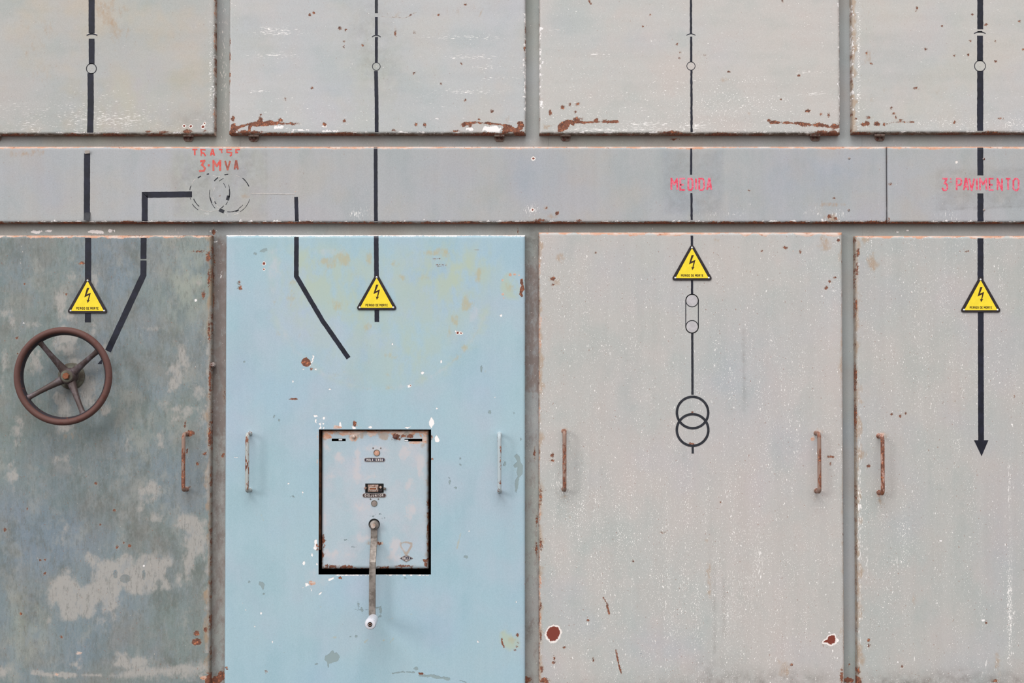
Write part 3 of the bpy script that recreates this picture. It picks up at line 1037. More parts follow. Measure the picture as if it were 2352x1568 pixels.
def paint_l1(p):
    common_lower(p, 8)
    p.edge('stain', 'r', 11, n=0.8, ns=26, soft=8, val=0.9)
    p.c[CH['dirt_shade']] += 0.5 * np.clip(1 - p.d['r'] / 6, 0, 1)
    p.edge('rust', 'r', 2.2, n=1.5, ns=12, soft=4, val=0.55)
    p.edge('pale', 'r', 9, n=0.8, ns=22, soft=6, val=0.6, a=700, b=1500)
    p.soft('alga', 440, 640, 80, 130, 0.6)
    p.soft('tint', 260, 620, 120, 100, 0.35)
    p.soft('tint', 150, 1140, 190, 130, 0.75)
    p.soft('tint', 60, 1250, 60, 90, 0.6)
    p.soft('tint', 290, 780, 60, 80, 0.3)
    p.soft('tint', 240, 1500, 140, 60, 0.7)
    p.soft('alga', 60, 1440, 60, 90, 0.5)
    p.soft('dirt_shade', 220, 1170, 80, 60, 0.25)
    p.soft('dirt_shade', 70, 1390, 50, 60, 0.30)
    p.soft('dirt_shade', 330, 1230, 40, 60, 0.25)
    p.soft('dirt_shade', 60, 940, 60, 90, 0.12)
    big = [(118, 1350), (108, 1362), (118, 1378), (134, 1384), (138, 1404), (136, 1420), (156, 1426), (172, 1428), (180, 1412), (200, 1418), (212, 1414), (220, 1392), (232, 1386), (240, 1404), (258, 1406), (268, 1398), (272, 1372), (282, 1352), (296, 1360), (318, 1364), (345, 1362), (356, 1346), (368, 1336), (374, 1350), (388, 1354), (394, 1340), (378, 1324), (380, 1296), (392, 1300), (398, 1290), (384, 1278), (362, 1284), (360, 1270), (342, 1268), (326, 1272), (318, 1290), (308, 1296), (300, 1276), (288, 1268), (272, 1276), (268, 1284), (248, 1288), (226, 1284), (202, 1270), (196, 1284), (214, 1300), (222, 1310), (206, 1336), (188, 1346), (180, 1336), (168, 1326), (164, 1306), (154, 1302), (146, 1316), (128, 1328), (118, 1340)]
    p.poly('pale', big, n=9, soft=15, ns=14, val=0.95)
    p.c[CH['pale']] *= np.where((np.hypot((p.x - 287) / 12, (p.y - 1328) / 10) < 1) | (np.hypot((p.x - 265) / 6, (p.y - 1318) / 10) < 1) | (np.hypot((p.x - 330) / 4, (p.y - 1320) / 12) < 1), 0.3, 1)
    p.poly('pale', [(412, 1180), (420, 1172), (430, 1182), (452, 1184), (470, 1200), (476, 1260), (470, 1285), (450, 1270), (446, 1300), (438, 1312), (426, 1318), (420, 1290), (432, 1256), (428, 1226), (418, 1214), (404, 1206)], n=9, soft=15, ns=14, val=0.95)
    p.poly('pale', [(270, 1488), (278, 1500), (300, 1506), (330, 1510), (344, 1512), (340, 1532), (300, 1540), (262, 1532), (252, 1530), (266, 1516)], n=9, soft=15, ns=12, val=0.95)
    p.poly('pale', [(255, 1552), (300, 1536), (330, 1530), (400, 1530), (478, 1520), (478, 1540), (430, 1550), (360, 1552), (300, 1556)], n=9, soft=15, ns=16, val=0.95)
    p.line('pale', [(75, 1545), (130, 1550), (170, 1550)], 9, n=0.7, soft=6)
    p.line('pale', [(190, 1550), (230, 1550)], 5, n=0.7, soft=6)
    for s in [(30, 1085, 12, 24), (40, 990, 9, 18), (45, 970, 7, 12), (352, 1120, 12, 16), (330, 1132, 14, 14), (322, 1165, 5, 18), (355, 1145, 8, 12), (355, 1190, 14, 9), (368, 1010, 8, 16), (152, 1052, 7, 8), (129, 1056, 9, 9), (150, 1215, 5, 8), (146, 1240, 6, 10), (293, 1012, 5, 12), (292, 1030, 7, 8), (262, 1420, 5, 10), (232, 1425, 9, 6), (112, 1423, 4, 6), (175, 1525, 10, 8), (413, 1330, 6, 12), (434, 1325, 5, 10), (12, 720, 14, 12), (24, 728, 8, 18), (75, 745, 12, 5), (140, 700, 12, 26), (130, 685, 8, 14), (156, 725, 16, 12), (145, 775, 26, 18), (150, 800, 20, 12), (85, 830, 12, 24), (75, 818, 6, 12), (240, 800, 6, 14), (215, 762, 5, 14), (345, 755, 14, 4), (420, 820, 10, 28), (405, 862, 16, 20), (398, 880, 14, 16), (460, 905, 12, 14), (430, 940, 22, 10), (405, 940, 18, 7), (380, 925, 12, 5), (465, 960, 8, 14), (410, 960, 14, 8), (180, 850, 22, 40), (200, 900, 14, 30), (140, 930, 16, 40), (150, 980, 20, 10), (240, 945, 10, 12), (10, 835, 6, 22), (5, 880, 4, 12), (455, 648, 8, 6), (165, 635, 12, 6), (0, 1540, 16, 14), (440, 1245, 22, 18), (120, 1372, 14, 14), (60, 820, 5, 6), (215, 650, 9, 18), (450, 1550, 30, 12)]:
        p.spot('pale', s[0], s[1], s[2] * 1.15, s[3] * 1.15, n=0.7, soft=12, val=0.8)
    p.spots('rust', [(188, 604, 6, 2.6), (457, 577, 10, 1.6), (467, 676, 3, 7), (220, 1110, 2.6), (262, 1171, 2.6), (11, 1216, 3), (269, 1257, 3), (297, 1253, 3), (285, 1246, 2), (103, 1317, 2.6), (48, 1409, 2.6), (92, 1286, 2), (104, 1285, 2), (141, 1462, 2.4), (62, 1168, 2), (231, 1204, 2), (452, 1474, 9, 7), (451, 1454, 6, 6), (472, 1446, 4, 5), (468, 1042, 3, 3), (473, 1041, 2, 4), (430, 1036, 3, 5), (454, 1065, 3), (425, 975, 2, 6), (438, 995, 10, 6), (39, 776, 2.6), (152, 676, 2), (57, 652, 2), (436, 1118, 2), (40, 812, 2)], n=0.35)
    p.spots('rust', [(480, 640, 2.5, 14), (480, 760, 2.5, 18), (481, 1000, 3, 20), (482, 870, 2, 26), (478, 590, 4, 10), (480, 1560, 8, 14)], n=0.5)
    p.spots('primer', [(130, 1548, 6, 2.4), (182, 1500, 6, 3), (470, 1556, 8, 6)], n=0.5)
    p.spots('white', [(449, 690, 3), (330, 1299, 2.6), (55, 741, 2)], soft=4)
    p.soft('stain', 160, 1000, 70, 14, 0.35)
    p.soft('stain', 430, 985, 30, 30, 0.45)
    p.soft('stain', 165, 900, 30, 60, 0.25)
    p.soft('speck', 450, 950, 50, 250, 0.35)
    p.soft('scratch', 200, 1380, 120, 60, 0.5)
    p.edge('rust', 't', 2.0, n=1.2, ns=18, soft=4, val=0.55)


def paint_l2(p):
    p.edge('white', 't', 5.0, n=0.3, ns=30, soft=4, val=0.62)
    p.edge('primer', 't', 1.2, n=0.9, ns=30, soft=4, val=0.75, a=850, b=1190)
    sem = []
    cx, cy, R = 872, 610, 284
    for k in range(0, 37):
        a = math.radians(8 + 164 * k / 36)
        sem.append((cx + (250 if False else R) * math.cos(a) * 0.93, cy + R * math.sin(a)))
    p.line('white', sem[2:17], 1.4, n=0.8, soft=3, val=0.62)
    p.line('pale', sem[3:33], 9, n=0.8, soft=8, val=0.45)
    p.line('alga', sem[3:15], 16, n=0.9, soft=10, val=0.9)
    p.line('stain', sem[5:11], 9, n=1.0, soft=6, val=0.75)
    p.line('alga', sem[20:34], 9, n=0.9, soft=8, val=0.7)
    half = [(612, 575), (700, 562), (860, 575), (1000, 560), (1150, 575), (1142, 612), (1085, 720), (1040, 790), (985, 850), (935, 886), (880, 896), (830, 888), (770, 850), (712, 795), (660, 730), (625, 660)]
    p.poly('alga', half, n=8, soft=14, ns=40, val=0.5)
    p.soft('alga', 780, 640, 80, 90, 0.8)
    p.soft('alga', 1010, 640, 110, 90, 0.9)
    p.soft('alga', 690, 620, 60, 90, 0.8)
    p.soft('alga', 1080, 620, 50, 60, 0.7)
    p.soft('alga', 940, 800, 60, 60, 0.6)
    p.soft('alga', 830, 720, 50, 50, 0.6)
    p.soft('pale', 630, 620, 26, 70, 0.55)
    p.soft('pale', 760, 578, 50, 14, 0.45)
    p.spots('stain', [(745, 598, 20, 10), (788, 588, 16, 24), (757, 610, 10, 14), (732, 605, 5, 14), (846, 595, 7, 14), (810, 632, 12, 4), (668, 680, 7, 16), (668, 650, 7, 5), (845, 752, 14, 12), (780, 702, 9, 16), (766, 688, 8, 6), (922, 635, 8, 6), (905, 605, 8, 8), (1000, 580, 26, 8), (1100, 630, 12, 14), (1045, 735, 12, 12), (1032, 765, 8, 14), (1070, 690, 12, 20), (982, 637, 16, 6), (910, 820, 20, 8), (892, 860, 9, 7), (778, 858, 14, 5), (800, 872, 10, 4), (690, 768, 5, 6), (840, 892, 12, 3), (895, 890, 10, 6), (630, 690, 4, 10), (640, 770, 4, 8), (1110, 850, 4, 6)], val=0.85, n=0.7, soft=9)
    for y, a, b in ((594, 995, 1012), (608, 1000, 1026), (611, 1003, 1020), (573, 1090, 1100)):
        p.line('rust', [(a, y), (b, y + 0.5)], 1.0, n=0.8, soft=4, val=0.9)
    p.spots('spot', [(606, 605, 3.2), (606, 618, 2.0)], n=0.3, soft=3.5)
    p.poly('grey', [(595, 577), (604, 572), (612, 570), (614, 575), (606, 579), (598, 579)], n=1, soft=3)
    p.spots('grey', [(586, 583, 3, 2), (549, 661, 5, 4), (547, 650, 2, 4)], n=0.5)
    p.spots('rust', [(552, 661, 3, 5), (550, 648, 2, 3)], n=0.5)
    # flaked spot with red lead, left
    p.poly('rust', [(694, 826), (698, 822), (704, 820), (708, 824), (712, 828), (714, 836), (711, 840), (704, 842), (696, 840), (692, 832)], n=0.8, soft=3)
    p.poly('primer', [(706, 826), (713, 828), (713, 834), (708, 836)], n=0.5, soft=3)
    p.spots('white', [(720, 820, 2.2, 5), (718, 826, 2, 5), (711, 838, 3, 3), (696, 848, 3, 1.6), (725, 848, 3, 2.6), (716, 832, 2)], n=0.4, soft=4)
    p.spot('rust', 715, 847, 2.6)
    # round scraped patch upper right
    p.spot('alga', 1177, 656, 27, 30, n=0.2, soft=5, val=1.4)
    p.spot('stain', 1170, 660, 15, 14, n=0.5, soft=10, val=0.9)
    p.spots('primer', [(1172, 631, 3.4), (1182, 630, 3.4, 2.4), (1192, 632, 2), (1154, 643, 2.6), (1155, 675, 3), (1157, 684, 2)], n=0.3, soft=4)
    p.poly('rust', [(1196, 641), (1200, 639), (1201, 648), (1203, 658), (1206, 665), (1202, 668), (1199, 674), (1202, 681), (1198, 682), (1193, 676), (1194, 664), (1198, 656), (1195, 650)], n=1, soft=3)
    p.spots('primer', [(1199, 645, 2.4, 4), (1197, 662, 3, 7), (1200, 678, 2.4, 3)], n=0.3, soft=4)
    p.spots('spot', [(1051, 764, 2.6), (1059, 765, 3.6, 2.4), (942, 885, 1.5)], n=0.4, soft=3.5)
    p.spots('white', [(1047, 760, 2.4), (970, 856, 3, 3), (1013, 830, 2, 3), (1151, 724, 2.6), (940, 886, 4, 3), (758, 894, 3, 2), (901, 790, 1.8), (1137, 912, 1.8), (880, 480, 1), (673, 876, 1.2, 3), (1003, 938, 2)], n=0.4, soft=4)
    p.soft('grey', 0, 0, 1, 1, 0)
    p.poly('pale', [(1076, 720), (1090, 700), (1100, 712), (1098, 728), (1086, 742), (1076, 744)], n=2, soft=6, val=0.5)
    # welded seam
    p.line('white', [(524, 917), (640, 918), (720, 918)], 0.9, n=1.0, soft=4, val=0.6)
    p.line('grey', [(800, 919), (1195, 920)], 0.6, n=1.4, soft=4, val=0.54)
    p.poly('rust', [(663, 917), (670, 914), (680, 914), (687, 917), (680, 918), (668, 918)], n=0.6, soft=3)
    # flaking round the cut-out
    W = [[(720, 953), (728, 953), (730, 956), (724, 958), (721, 958)], [(741, 957), (746, 957), (746, 963), (742, 963)],
         [(724, 962), (727, 961), (726, 968), (728, 973), (722, 969)], [(731, 970), (736, 971), (737, 967), (737, 976), (739, 983), (732, 985), (736, 978), (732, 973)],
         [(740, 971), (745, 971), (744, 975), (741, 974)], [(742, 981), (745, 978), (745, 984), (741, 984)],
         [(778, 978), (781, 965), (784, 974), (785, 983), (780, 984), (778, 980)], [(808, 977), (813, 979), (818, 981), (817, 985), (810, 985)],
         [(826, 979), (831, 980), (828, 983)], [(846, 980), (853, 977), (856, 982), (848, 984)],
         [(986, 966), (991, 956), (995, 962), (998, 972), (994, 978), (991, 984), (986, 976)], [(998, 1006), (1003, 997), (1008, 1006), (1011, 1014), (1000, 1015)],
         [(722, 1239), (728, 1238), (728, 1262), (724, 1263), (719, 1258), (722, 1254)], [(715, 1271), (719, 1270), (718, 1278), (714, 1275)],
         [(695, 1292), (699, 1286), (701, 1294), (699, 1299), (695, 1296)], [(752, 1330), (766, 1325), (767, 1329), (755, 1334)],
         [(701, 1338), (708, 1339), (710, 1343), (702, 1347)], [(713, 1349), (717, 1352), (717, 1358), (715, 1357)], [(731, 1365), (736, 1360), (740, 1358), (738, 1364), (732, 1366)],
         [(694, 1349), (698, 1347), (696, 1352)], [(768, 1325), (770, 1322), (766, 1329)], [(926, 981), (946, 979), (936, 984)], [(730, 1298), (728, 1290), (725, 1296)],
         [(770, 1319), (860, 1319.5), (870, 1321), (772, 1321.5)], [(880, 1319), (985, 1319.5), (985, 1321.5), (890, 1321)]]
    for q in W:
        p.poly('white', q, n=0.5, soft=3, ns=4)
    p.poly('primer', [(767, 976), (776, 977), (786, 980), (784, 984), (766, 984)], n=0.6, soft=3)
    p.poly('rust', [(811, 965), (819, 970), (817, 980), (811, 978)], n=0.5, soft=3)
    p.poly('primer', [(818, 973), (822, 977), (819, 980)], n=0.5, soft=3)
    p.poly('primer', [(709, 1334), (716, 1333), (725, 1337), (724, 1342), (714, 1344), (709, 1340)], n=0.5, soft=3)
    p.poly('rust', [(777, 1328), (781, 1322), (786, 1327), (784, 1330)], n=0.3, soft=3)
    p.spots('rust', [(728, 1254, 2.4, 4), (729, 1262, 2.4, 2.4), (991, 1004, 1.6, 4), (992, 1053, 2, 2)], n=0.4)
    p.spots('primer', [(729, 1003, 1, 6), (729, 1060, 1, 4)], n=0.4)
    p.soft('tint', 735, 970, 30, 30, 0.3)
    p.soft('pale', 735, 1330, 40, 40, 0.42)
    p.soft('pale', 740, 965, 28, 20, 0.42)
    p.poly('grey', [(1182, 1048), (1186, 1042), (1194, 1048), (1196, 1062), (1201, 1068), (1200, 1090), (1192, 1096), (1190, 1118), (1186, 1132), (1184, 1128), (1183, 1104), (1190, 1092), (1186, 1084), (1191, 1072), (1182, 1074), (1179, 1068), (1188, 1060)], n=1.2, soft=3)
    p.spots('grey', [(1160, 1064, 3, 5), (1125, 946, 2.4, 4), (1197, 1009, 2, 3), (1057, 1054, 2), (1057, 1067, 2.6), (1033, 1106, 2, 6), (1046, 1120, 2.6, 2), (1180, 948, 2, 2), (674, 1140, 4, 2.4), (630, 956, 2, 3), (641, 965, 2), (1106, 846, 2, 5), (561, 831, 2.4), (572, 1336, 3, 3), (1072, 1280, 3), (1067, 1278, 2), (818, 1461, 2.4, 2.4), (727, 1525, 3, 2), (956, 1535, 4, 3), (806, 1462, 2, 2), (931, 1327, 2, 1.4)], n=0.5)
    p.poly('grey', [(596, 1335), (604, 1337), (608, 1342), (606, 1352), (603, 1358), (600, 1346), (595, 1342)], n=0.8, soft=3)
    p.spot('grey', 606, 1364, 2, 2)
    p.poly('grey', [(747, 1506), (756, 1502), (760, 1495), (766, 1494), (768, 1500), (774, 1498), (780, 1508), (776, 1518), (762, 1522), (755, 1524), (755, 1534), (753, 1534), (752, 1522), (746, 1514)], n=1.0, soft=3)
    p.poly('alga', [(1150, 1452), (1160, 1448), (1164, 1455), (1182, 1456), (1192, 1462), (1192, 1486), (1172, 1492), (1158, 1486), (1150, 1472)], n=2, soft=5, val=1.5)
    p.spots('stain', [(1174, 1470, 12, 10), (1154, 1452, 4, 5)], n=0.5, val=0.8)
    p.poly('rust', [(1151, 1466), (1154, 1464), (1155, 1476), (1161, 1488), (1157, 1487), (1151, 1476)], n=0.6, soft=3)
    p.spots('rust', [(1188, 1458, 3.4, 3), (1187, 1484, 2), (1190, 1475, 1.4), (520, 1533, 3, 3.4), (611, 1541, 2.4, 3), (1183, 1492, 1.6)], n=0.4)
    p.line('grey', [(900, 1546), (925, 1543), (952, 1544)], 2.2, n=0.6, soft=4)
    p.line('grey', [(965, 1549), (990, 1551), (1010, 1556), (1030, 1558)], 6, n=0.8, soft=4, val=0.9)
    p.poly('rust', [(961, 1544), (971, 1544), (975, 1549), (964, 1549)], n=0.6, soft=3)
    p.line('grey', [(1056, 1562), (1072, 1567)], 1.6, n=0.6, soft=4)
    for a in [((735, 1393), (748, 1396)), ((762, 1464), (771, 1463)), ((896, 1475), (904, 1466)), ((838, 1474), (845, 1468)), ((937, 1412), (945, 1410)), ((893, 1423), (902, 1420)), ((1050, 1260), (1058, 1225)), ((880, 1470), (890, 1471)), ((600, 1180), (605, 1194))]:
        p.line('stain', a, 2.0, n=0.5, soft=4, val=1.1)
    p.spots('grey', [(824, 1390, 2, 6), (832, 1402, 2, 5), (874, 1400, 2, 8), (872, 1416, 3, 2), (836, 1400, 8, 1.2), (872, 1396, 6, 1.2)], n=0.7)
    p.spots('white', [(1186, 1382, 1.8), (626, 1473, 1.6, 3), (585, 1438, 1.8), (558, 1385, 1.6), (565, 1401, 1.6), (1098, 1473, 2, 3), (1113, 1397, 1.4), (1078, 1219, 1.8), (663, 1110, 2.6), (695, 1131, 1.4, 4), (542, 1050, 6, 1.2), (600, 1408, 2)], n=0.3, soft=4)
    p.soft('tint', 560, 760, 80, 160, -0.0)
    p.soft('pale', 700, 1180, 40, 160, 0.18)
    p.soft('pale', 1010, 1140, 30, 160, 0.18)
    p.edge('white', 'l', 1.2, n=0.8, ns=10, soft=4, val=0.5)
    p.edge('rust', 'r', 1.0, n=1.0, ns=12, soft=4, val=0.62)
    p.edge('rust', 'l', 1.0, n=1.0, ns=12, soft=4, val=0.60)


def paint_l3(p):
    common_lower(p, 9)
    p.edge('stain', 'l', 10, n=0.9, ns=30, soft=8, val=0.8)
    p.edge('rust', 'l', 2.2, n=1.5, ns=12, soft=4, val=0.56)
    p.c[CH['dirt_shade']] += 0.45 * np.clip(1 - p.d['l'] / 5, 0, 1)
    p.edge('primer', 'l', 5, n=0.9, ns=30, soft=5, val=0.56)
    p.edge('stain', 'r', 9, n=0.9, ns=30, soft=8, val=0.6)
    p.edge('rust', 'r', 1.4, n=1.5, ns=16, soft=4, val=0.6)
    p.soft('speck', 1400, 1180, 200, 180, 0.22)
    p.soft('speck', 1600, 1380, 160, 160, 0.22)
    p.spot('white', 1718, 1205, 3, 12, n=0.9, soft=5, val=0.62)
    p.line('white', [(1738, 1240), (1744, 1330)], 2.2, n=1.5, soft=4, val=0.62)
    p.soft('scratch', 1745, 1270, 12, 100, 0.8)
    p.soft('scratch', 1710, 1350, 60, 160, 0.5)
    p.soft('speck', 1290, 640, 60, 120, 0.2)
    p.soft('speck', 1760, 1100, 120, 300, 0.15)
    p.soft('speck', 1560, 560, 300, 40, -0.5)
    p.soft('tint', 1700, 900, 140, 200, 0.55)
    p.soft('tint', 1500, 1480, 80, 60, 0.5)
    p.soft('tint', 1430, 930, 60, 150, 0.2)
    p.soft('dirt_shade', 1790, 1560, 200, 26, 0.45)
    p.soft('dirt_shade', 1450, 1580, 200, 22, 0.35)
    p.soft('dirt_shade', 1640, 1540, 60, 40, 0.22)
    for a, b, x in ((760, 940, 1708), (1300, 1500, 1640), (1330, 1460, 1662)):
        p.line('dirt_shade', [(x, a), (x + 2, b)], 3, n=0.8, soft=6, val=0.45)
    p.poly('spot', [(1258, 1446), (1264, 1440), (1272, 1437), (1282, 1440), (1287, 1450), (1283, 1462), (1274, 1472), (1265, 1472), (1257, 1464), (1255, 1456)], n=1.2, soft=10, ns=6)
    p.poly('white', [(1262, 1438), (1272, 1434), (1284, 1442), (1290, 1452), (1286, 1464), (1282, 1460), (1284, 1450), (1276, 1440)], n=0.8, soft=3, ns=4)
    p.poly('spot', [(1900, 1468), (1904, 1460), (1915, 1458), (1919, 1466), (1918, 1476), (1910, 1480), (1900, 1476), (1891, 1474), (1894, 1470)], n=1.2, soft=9, ns=6)
    p.poly('white', [(1902, 1452), (1906, 1448), (1908, 1455), (1918, 1454), (1922, 1464), (1928, 1470), (1920, 1478), (1917, 1482), (1919, 1466), (1914, 1457)], n=1.0, soft=3, ns=4)
    p.line('rust', [(1386, 1372), (1394, 1385), (1399, 1410)], 3.2, n=0.4, soft=4)
    p.line('rust', [(1415, 1493), (1420, 1520), (1427, 1546)], 3.0, n=0.4, soft=4)
    p.spots('rust', [(1269, 640, 6, 4), (1269, 654, 3), (1803, 568, 4, 2.6), (1906, 646, 3), (1898, 661, 4.2, 3.4), (1917, 637, 3, 2), (1908, 1049, 7, 2.6), (1907, 1065, 3), (1269, 1045, 2.6, 4), (1269, 1057, 4, 2.6), (1926, 552, 3), (1368, 580, 2), (1296, 1487, 2.6), (1273, 1511, 2, 4), (1271, 1521, 3, 2), (1363, 1515, 1.8, 3), (1350, 1424, 2), (1523, 1223, 3, 1.4), (1454, 1289, 2), (1243, 1535, 3, 6), (1250, 1562, 12, 6), (1242, 1460, 2, 9), (1242, 1250, 3, 12), (1242, 1140, 2, 14), (1242, 1390, 2, 8), (1933, 1555, 3, 14), (1750, 577, 2), (1818, 1526, 3), (1655, 1153, 2), (1838, 577, 2, 3), (1590, 947, 2), (1589, 1019, 5, 2)], n=0.4)
    p.spots('primer', [(1820, 577, 9, 3), (1828, 582, 5, 2), (1450, 570, 6, 2)], n=0.6, soft=4, val=0.62)
    p.spots('stain', [(1282, 590, 12, 10), (1645, 552, 12, 5), (1900, 560, 20, 16), (1275, 650, 8, 14), (1305, 1180, 8, 12), (1700, 700, 4, 14), (1300, 985, 10, 5), (1880, 985, 10, 5), (1296, 1140, 9, 10), (1874, 1140, 8, 8), (1870, 1145, 9, 6), (1802, 1535, 18, 18), (1628, 1310, 8, 60)], val=0.7, n=0.6, soft=8)
    p.spots('grey', [(1473, 1502, 6, 5), (1458, 1506, 2.4, 5), (1484, 1532, 6, 4), (1817, 1446, 2.4, 5)], n=0.4, val=0.62)
    p.spots('primer', [(1876, 992, 9, 3), (1867, 1006, 4, 5)], n=0.6, soft=4)
    p.soft('scratch', 1290, 1090, 30, 90, 0.8)
    p.soft('scratch', 1500, 1300, 200, 200, 0.35)


def paint_l4(p):
    common_lower(p, 8)
    p.edge('stain', 'l', 10, n=0.9, ns=30, soft=8, val=0.8)
    p.edge('rust', 'l', 1.8, n=1.5, ns=16, soft=4, val=0.54)
    p.c[CH['dirt_shade']] += 0.5 * np.clip(1 - p.d['l'] / 5, 0, 1)
    p.soft('scratch', 1975, 1200, 6, 400, 1.4)
    p.soft('speck', 2180, 760, 200, 300, 0.2)
    p.soft('speck', 2050, 1250, 120, 200, 0.25)
    p.soft('tint', 2300, 1250, 60, 300, 0.45)
    p.soft('tint', 2150, 560, 200, 60, 0.2)
    p.soft('dirt_shade', 2250, 1560, 200, 24, 0.5)
    p.soft('dirt_shade', 2060, 1570, 120, 20, 0.5)
    for x, a, b in ((2322, 1200, 1560), (2265, 1490, 1560), (2318, 1000, 1200), (1992, 1220, 1380), (2060, 1250, 1350)):
        p.soft('scratch', x, (a + b) / 2, 5, (b - a) / 2, 1.3)
    p.soft('speck', 2318, 1380, 6, 160, 1.0)
    p.spots('rust', [(1971, 580, 2.6, 9), (1969, 620, 2, 12), (1995, 1470, 2.6), (1996, 1482, 2.6), (2072, 1530, 2.4, 3), (1970, 1562, 9, 10), (1972, 1540, 3, 7), (2221, 577, 3, 1.6), (1995, 1070, 3.2), (2068, 955, 3), (2048, 951, 2), (2080, 949, 2.4, 3), (2067, 957, 2), (2330, 910, 2), (2265, 1430, 2), (1967, 705, 2, 16), (1966, 860, 2, 20), (1966, 960, 2.5, 30), (2287, 1563, 6, 3), (2192, 920, 1.6)], n=0.4)
    p.spots('stain', [(1990, 552, 14, 12), (1990, 1045, 3, 10), (2022, 1000, 12, 6), (2022, 1150, 8, 12), (2180, 845, 5, 5), (2062, 940, 10, 6), (2290, 1530, 8, 26), (2000, 600, 16, 20), (2098, 1378, 3, 8)], val=0.8, n=0.6, soft=8)
    p.line('white', [(2082, 1517), (2105, 1508), (2140, 1494)], 1.6, n=0.4, soft=4, val=0.7)
    p.spots('white', [(2160, 1241, 3, 2), (2258, 1424, 4, 3), (2062, 1520, 2)], soft=4, n=0.5)
    p.spots('primer', [(2022, 997, 9, 3), (2019, 1138, 5, 3)], n=0.5, soft=4)


U1, sU1 = door(-207, 490, -170, 309, 'u1', 'upper steel door at far left, beige-stained grey, black line running down its middle', paint_u1)
U2, sU2 = door(523, 1208, -170, 308, 'u2', 'upper grey door above the light blue door, rust runs in both bottom corners', paint_u2)
U3, sU3 = door(1239, 1933, -170, 308, 'u3', 'upper pale grey door over the MEDIDA lettering, brown rust patch at bottom left corner', paint_u3)
U4, sU4 = door(1961, 2664, -170, 306, 'u4', 'upper pale grey door at far right, above the 3ª PAVIMENTO lettering', paint_u4)
L1, sL1 = door(-207, 484.5, 540, None, 'l1', 'green-grey lower door with mottled pale patches, behind the brown handwheel', paint_l1)
OPX = (732, 990)
OPY = (986, 1319)
hx0, hx1, hz0, hz1 = P(OPX[0], 1150)[0], P(OPX[1], 1150)[0], Z(OPY[1]), Z(OPY[0])
L2, sL2 = door(517.5, 1206.5, 539.5, None, 'l2', 'light blue lower door with a rectangular opening framing the crank mechanism', paint_l2,
               holes=[(hx0, hx1, hz0, hz1)], xsplit=[hx0, hx1], zsplit=[hz0, hz1])
L3, sL3 = door(1237.5, 1936.5, 533, None, 'l3', 'lower flaking grey door between blue door and right door, with interlocking black rings', paint_l3)
L4, sL4 = door(1966.5, 2664, 541, None, 'l4', 'lower flaking grey door at far right, with the black downward arrow', paint_l4)

# sheet thickness round the opening in the blue door
t_ = 0.003
rim = MB()
e_ = 0.0015
for a in ((hx0 - e_, hx0, hz0 - e_, hz1 + e_), (hx1, hx1 + e_, hz0 - e_, hz1 + e_), (hx0, hx1, hz0 - e_, hz0), (hx0, hx1, hz1, hz1 + e_)):
    rim.box(a[0], a[1], 0.0001, t_, a[2], a[3])
rim.build('opening_edge', M['plate_edge'], L2)

for o, lst in ((U1, [(-8, 310), (433, 311)]), (U2, [(583, 311), (1147, 311)]), (U3, [(1299, 310), (1872, 310)]), (U4, [(2020, 310)])):
    for a, b in lst:
        hinge(o, a, b)

handle(L1, 421.5, 993, 1130, M['h_rust'], lean=0.0)
handle(L2, 568, 992.5, 1132, M['h_blue2'], M['h_blue'])
handle(L2, 1147, 994, 1135, M['h_blue'], M['h_blue'])
handle(L3, 1296.5, 987, 1130, M['h_rust'], M['h_orange'])
handle(L3, 1881.5, 991, 1134, M['h_rust'], M['h_rust'])
handle(L4, 2027, 998, 1138, M['h_orange'], M['h_orange'])

# ------------------------------------------------------------------ circuit lines on the doors
tape(U1, sU1, [(210.5, -170), (210.5, 77)], 14)
tape(U1, sU1, [(210.5, 89), (210.5, 147)], 13.5)
tape(U1, sU1, [(208, 168), (208.5, 240), (207, 309)], 14)
ringmark(U1, sU1, 210, 157.5, 11.5, 1.6)
ringmark(U1, sU1, 211, 104, 26, 2.4, a0=62, a1=118, name='arc_mark')
ringmark(U1, sU1, 211, 104, 28, 1.2, 'ghost', 65, 115, name='arc_mark')
tape(U2, sU2, [(864.5, -170), (864.5, 30)], 7, 'tape2')
tape(U2, sU2, [(864.5, 39), (864.5, 80)], 6.5)
tape(U2, sU2, [(864.5, 85), (864.5, 143)], 6.5)
tape(U2, sU2, [(863.5, 163), (864.8, 230), (865.2, 307)], 8.5)
ringmark(U2, sU2, 864.3, 152.5, 9, 1.2)
ringmark(U2, sU2, 864.3, 96, 15, 1.8, a0=48, a1=132, name='arc_mark')
tape(U3, sU3, [(1586.5, -170), (1587, 77)], 5, jit=0.0005)
tape(U3, sU3, [(1587.5, 84), (1587.5, 142)], 5)
tape(U3, sU3, [(1588, 161), (1588.3, 303)], 5, jit=0.0006)
ringmark(U3, sU3, 1587, 151.5, 9.5, 1.3)
ringmark(U3, sU3, 1587, 94, 16.5, 1.6, a0=52, a1=128, name='arc_mark')
tape(U4, sU4, [(2251, -170), (2251.5, 67)], 13.5, jit=0.0005)
tape(U4, sU4, [(2250.5, 71), (2250.5, 74.5)], 11)
tape(U4, sU4, [(2251, 82), (2251, 140)], 13.5)
tape(U4, sU4, [(2251.3, 163), (2251.3, 300)], 14, jit=0.0005)
ringmark(U4, sU4, 2250.8, 151.5, 12.6, 1.5)
ringmark(U4, sU4, 2250.5, 98, 25, 2.0, a0=58, a1=122, name='arc_mark')
for (o, s, a, b) in ((U1, sU1, 210, 157), (U2, sU2, 864.5, 152.5), (U3, sU3, 1587, 152), (U4, sU4, 2250.6, 151.5)):
    disc(o, s, a, b, 1.2, 'ghost', 'centre_dot')

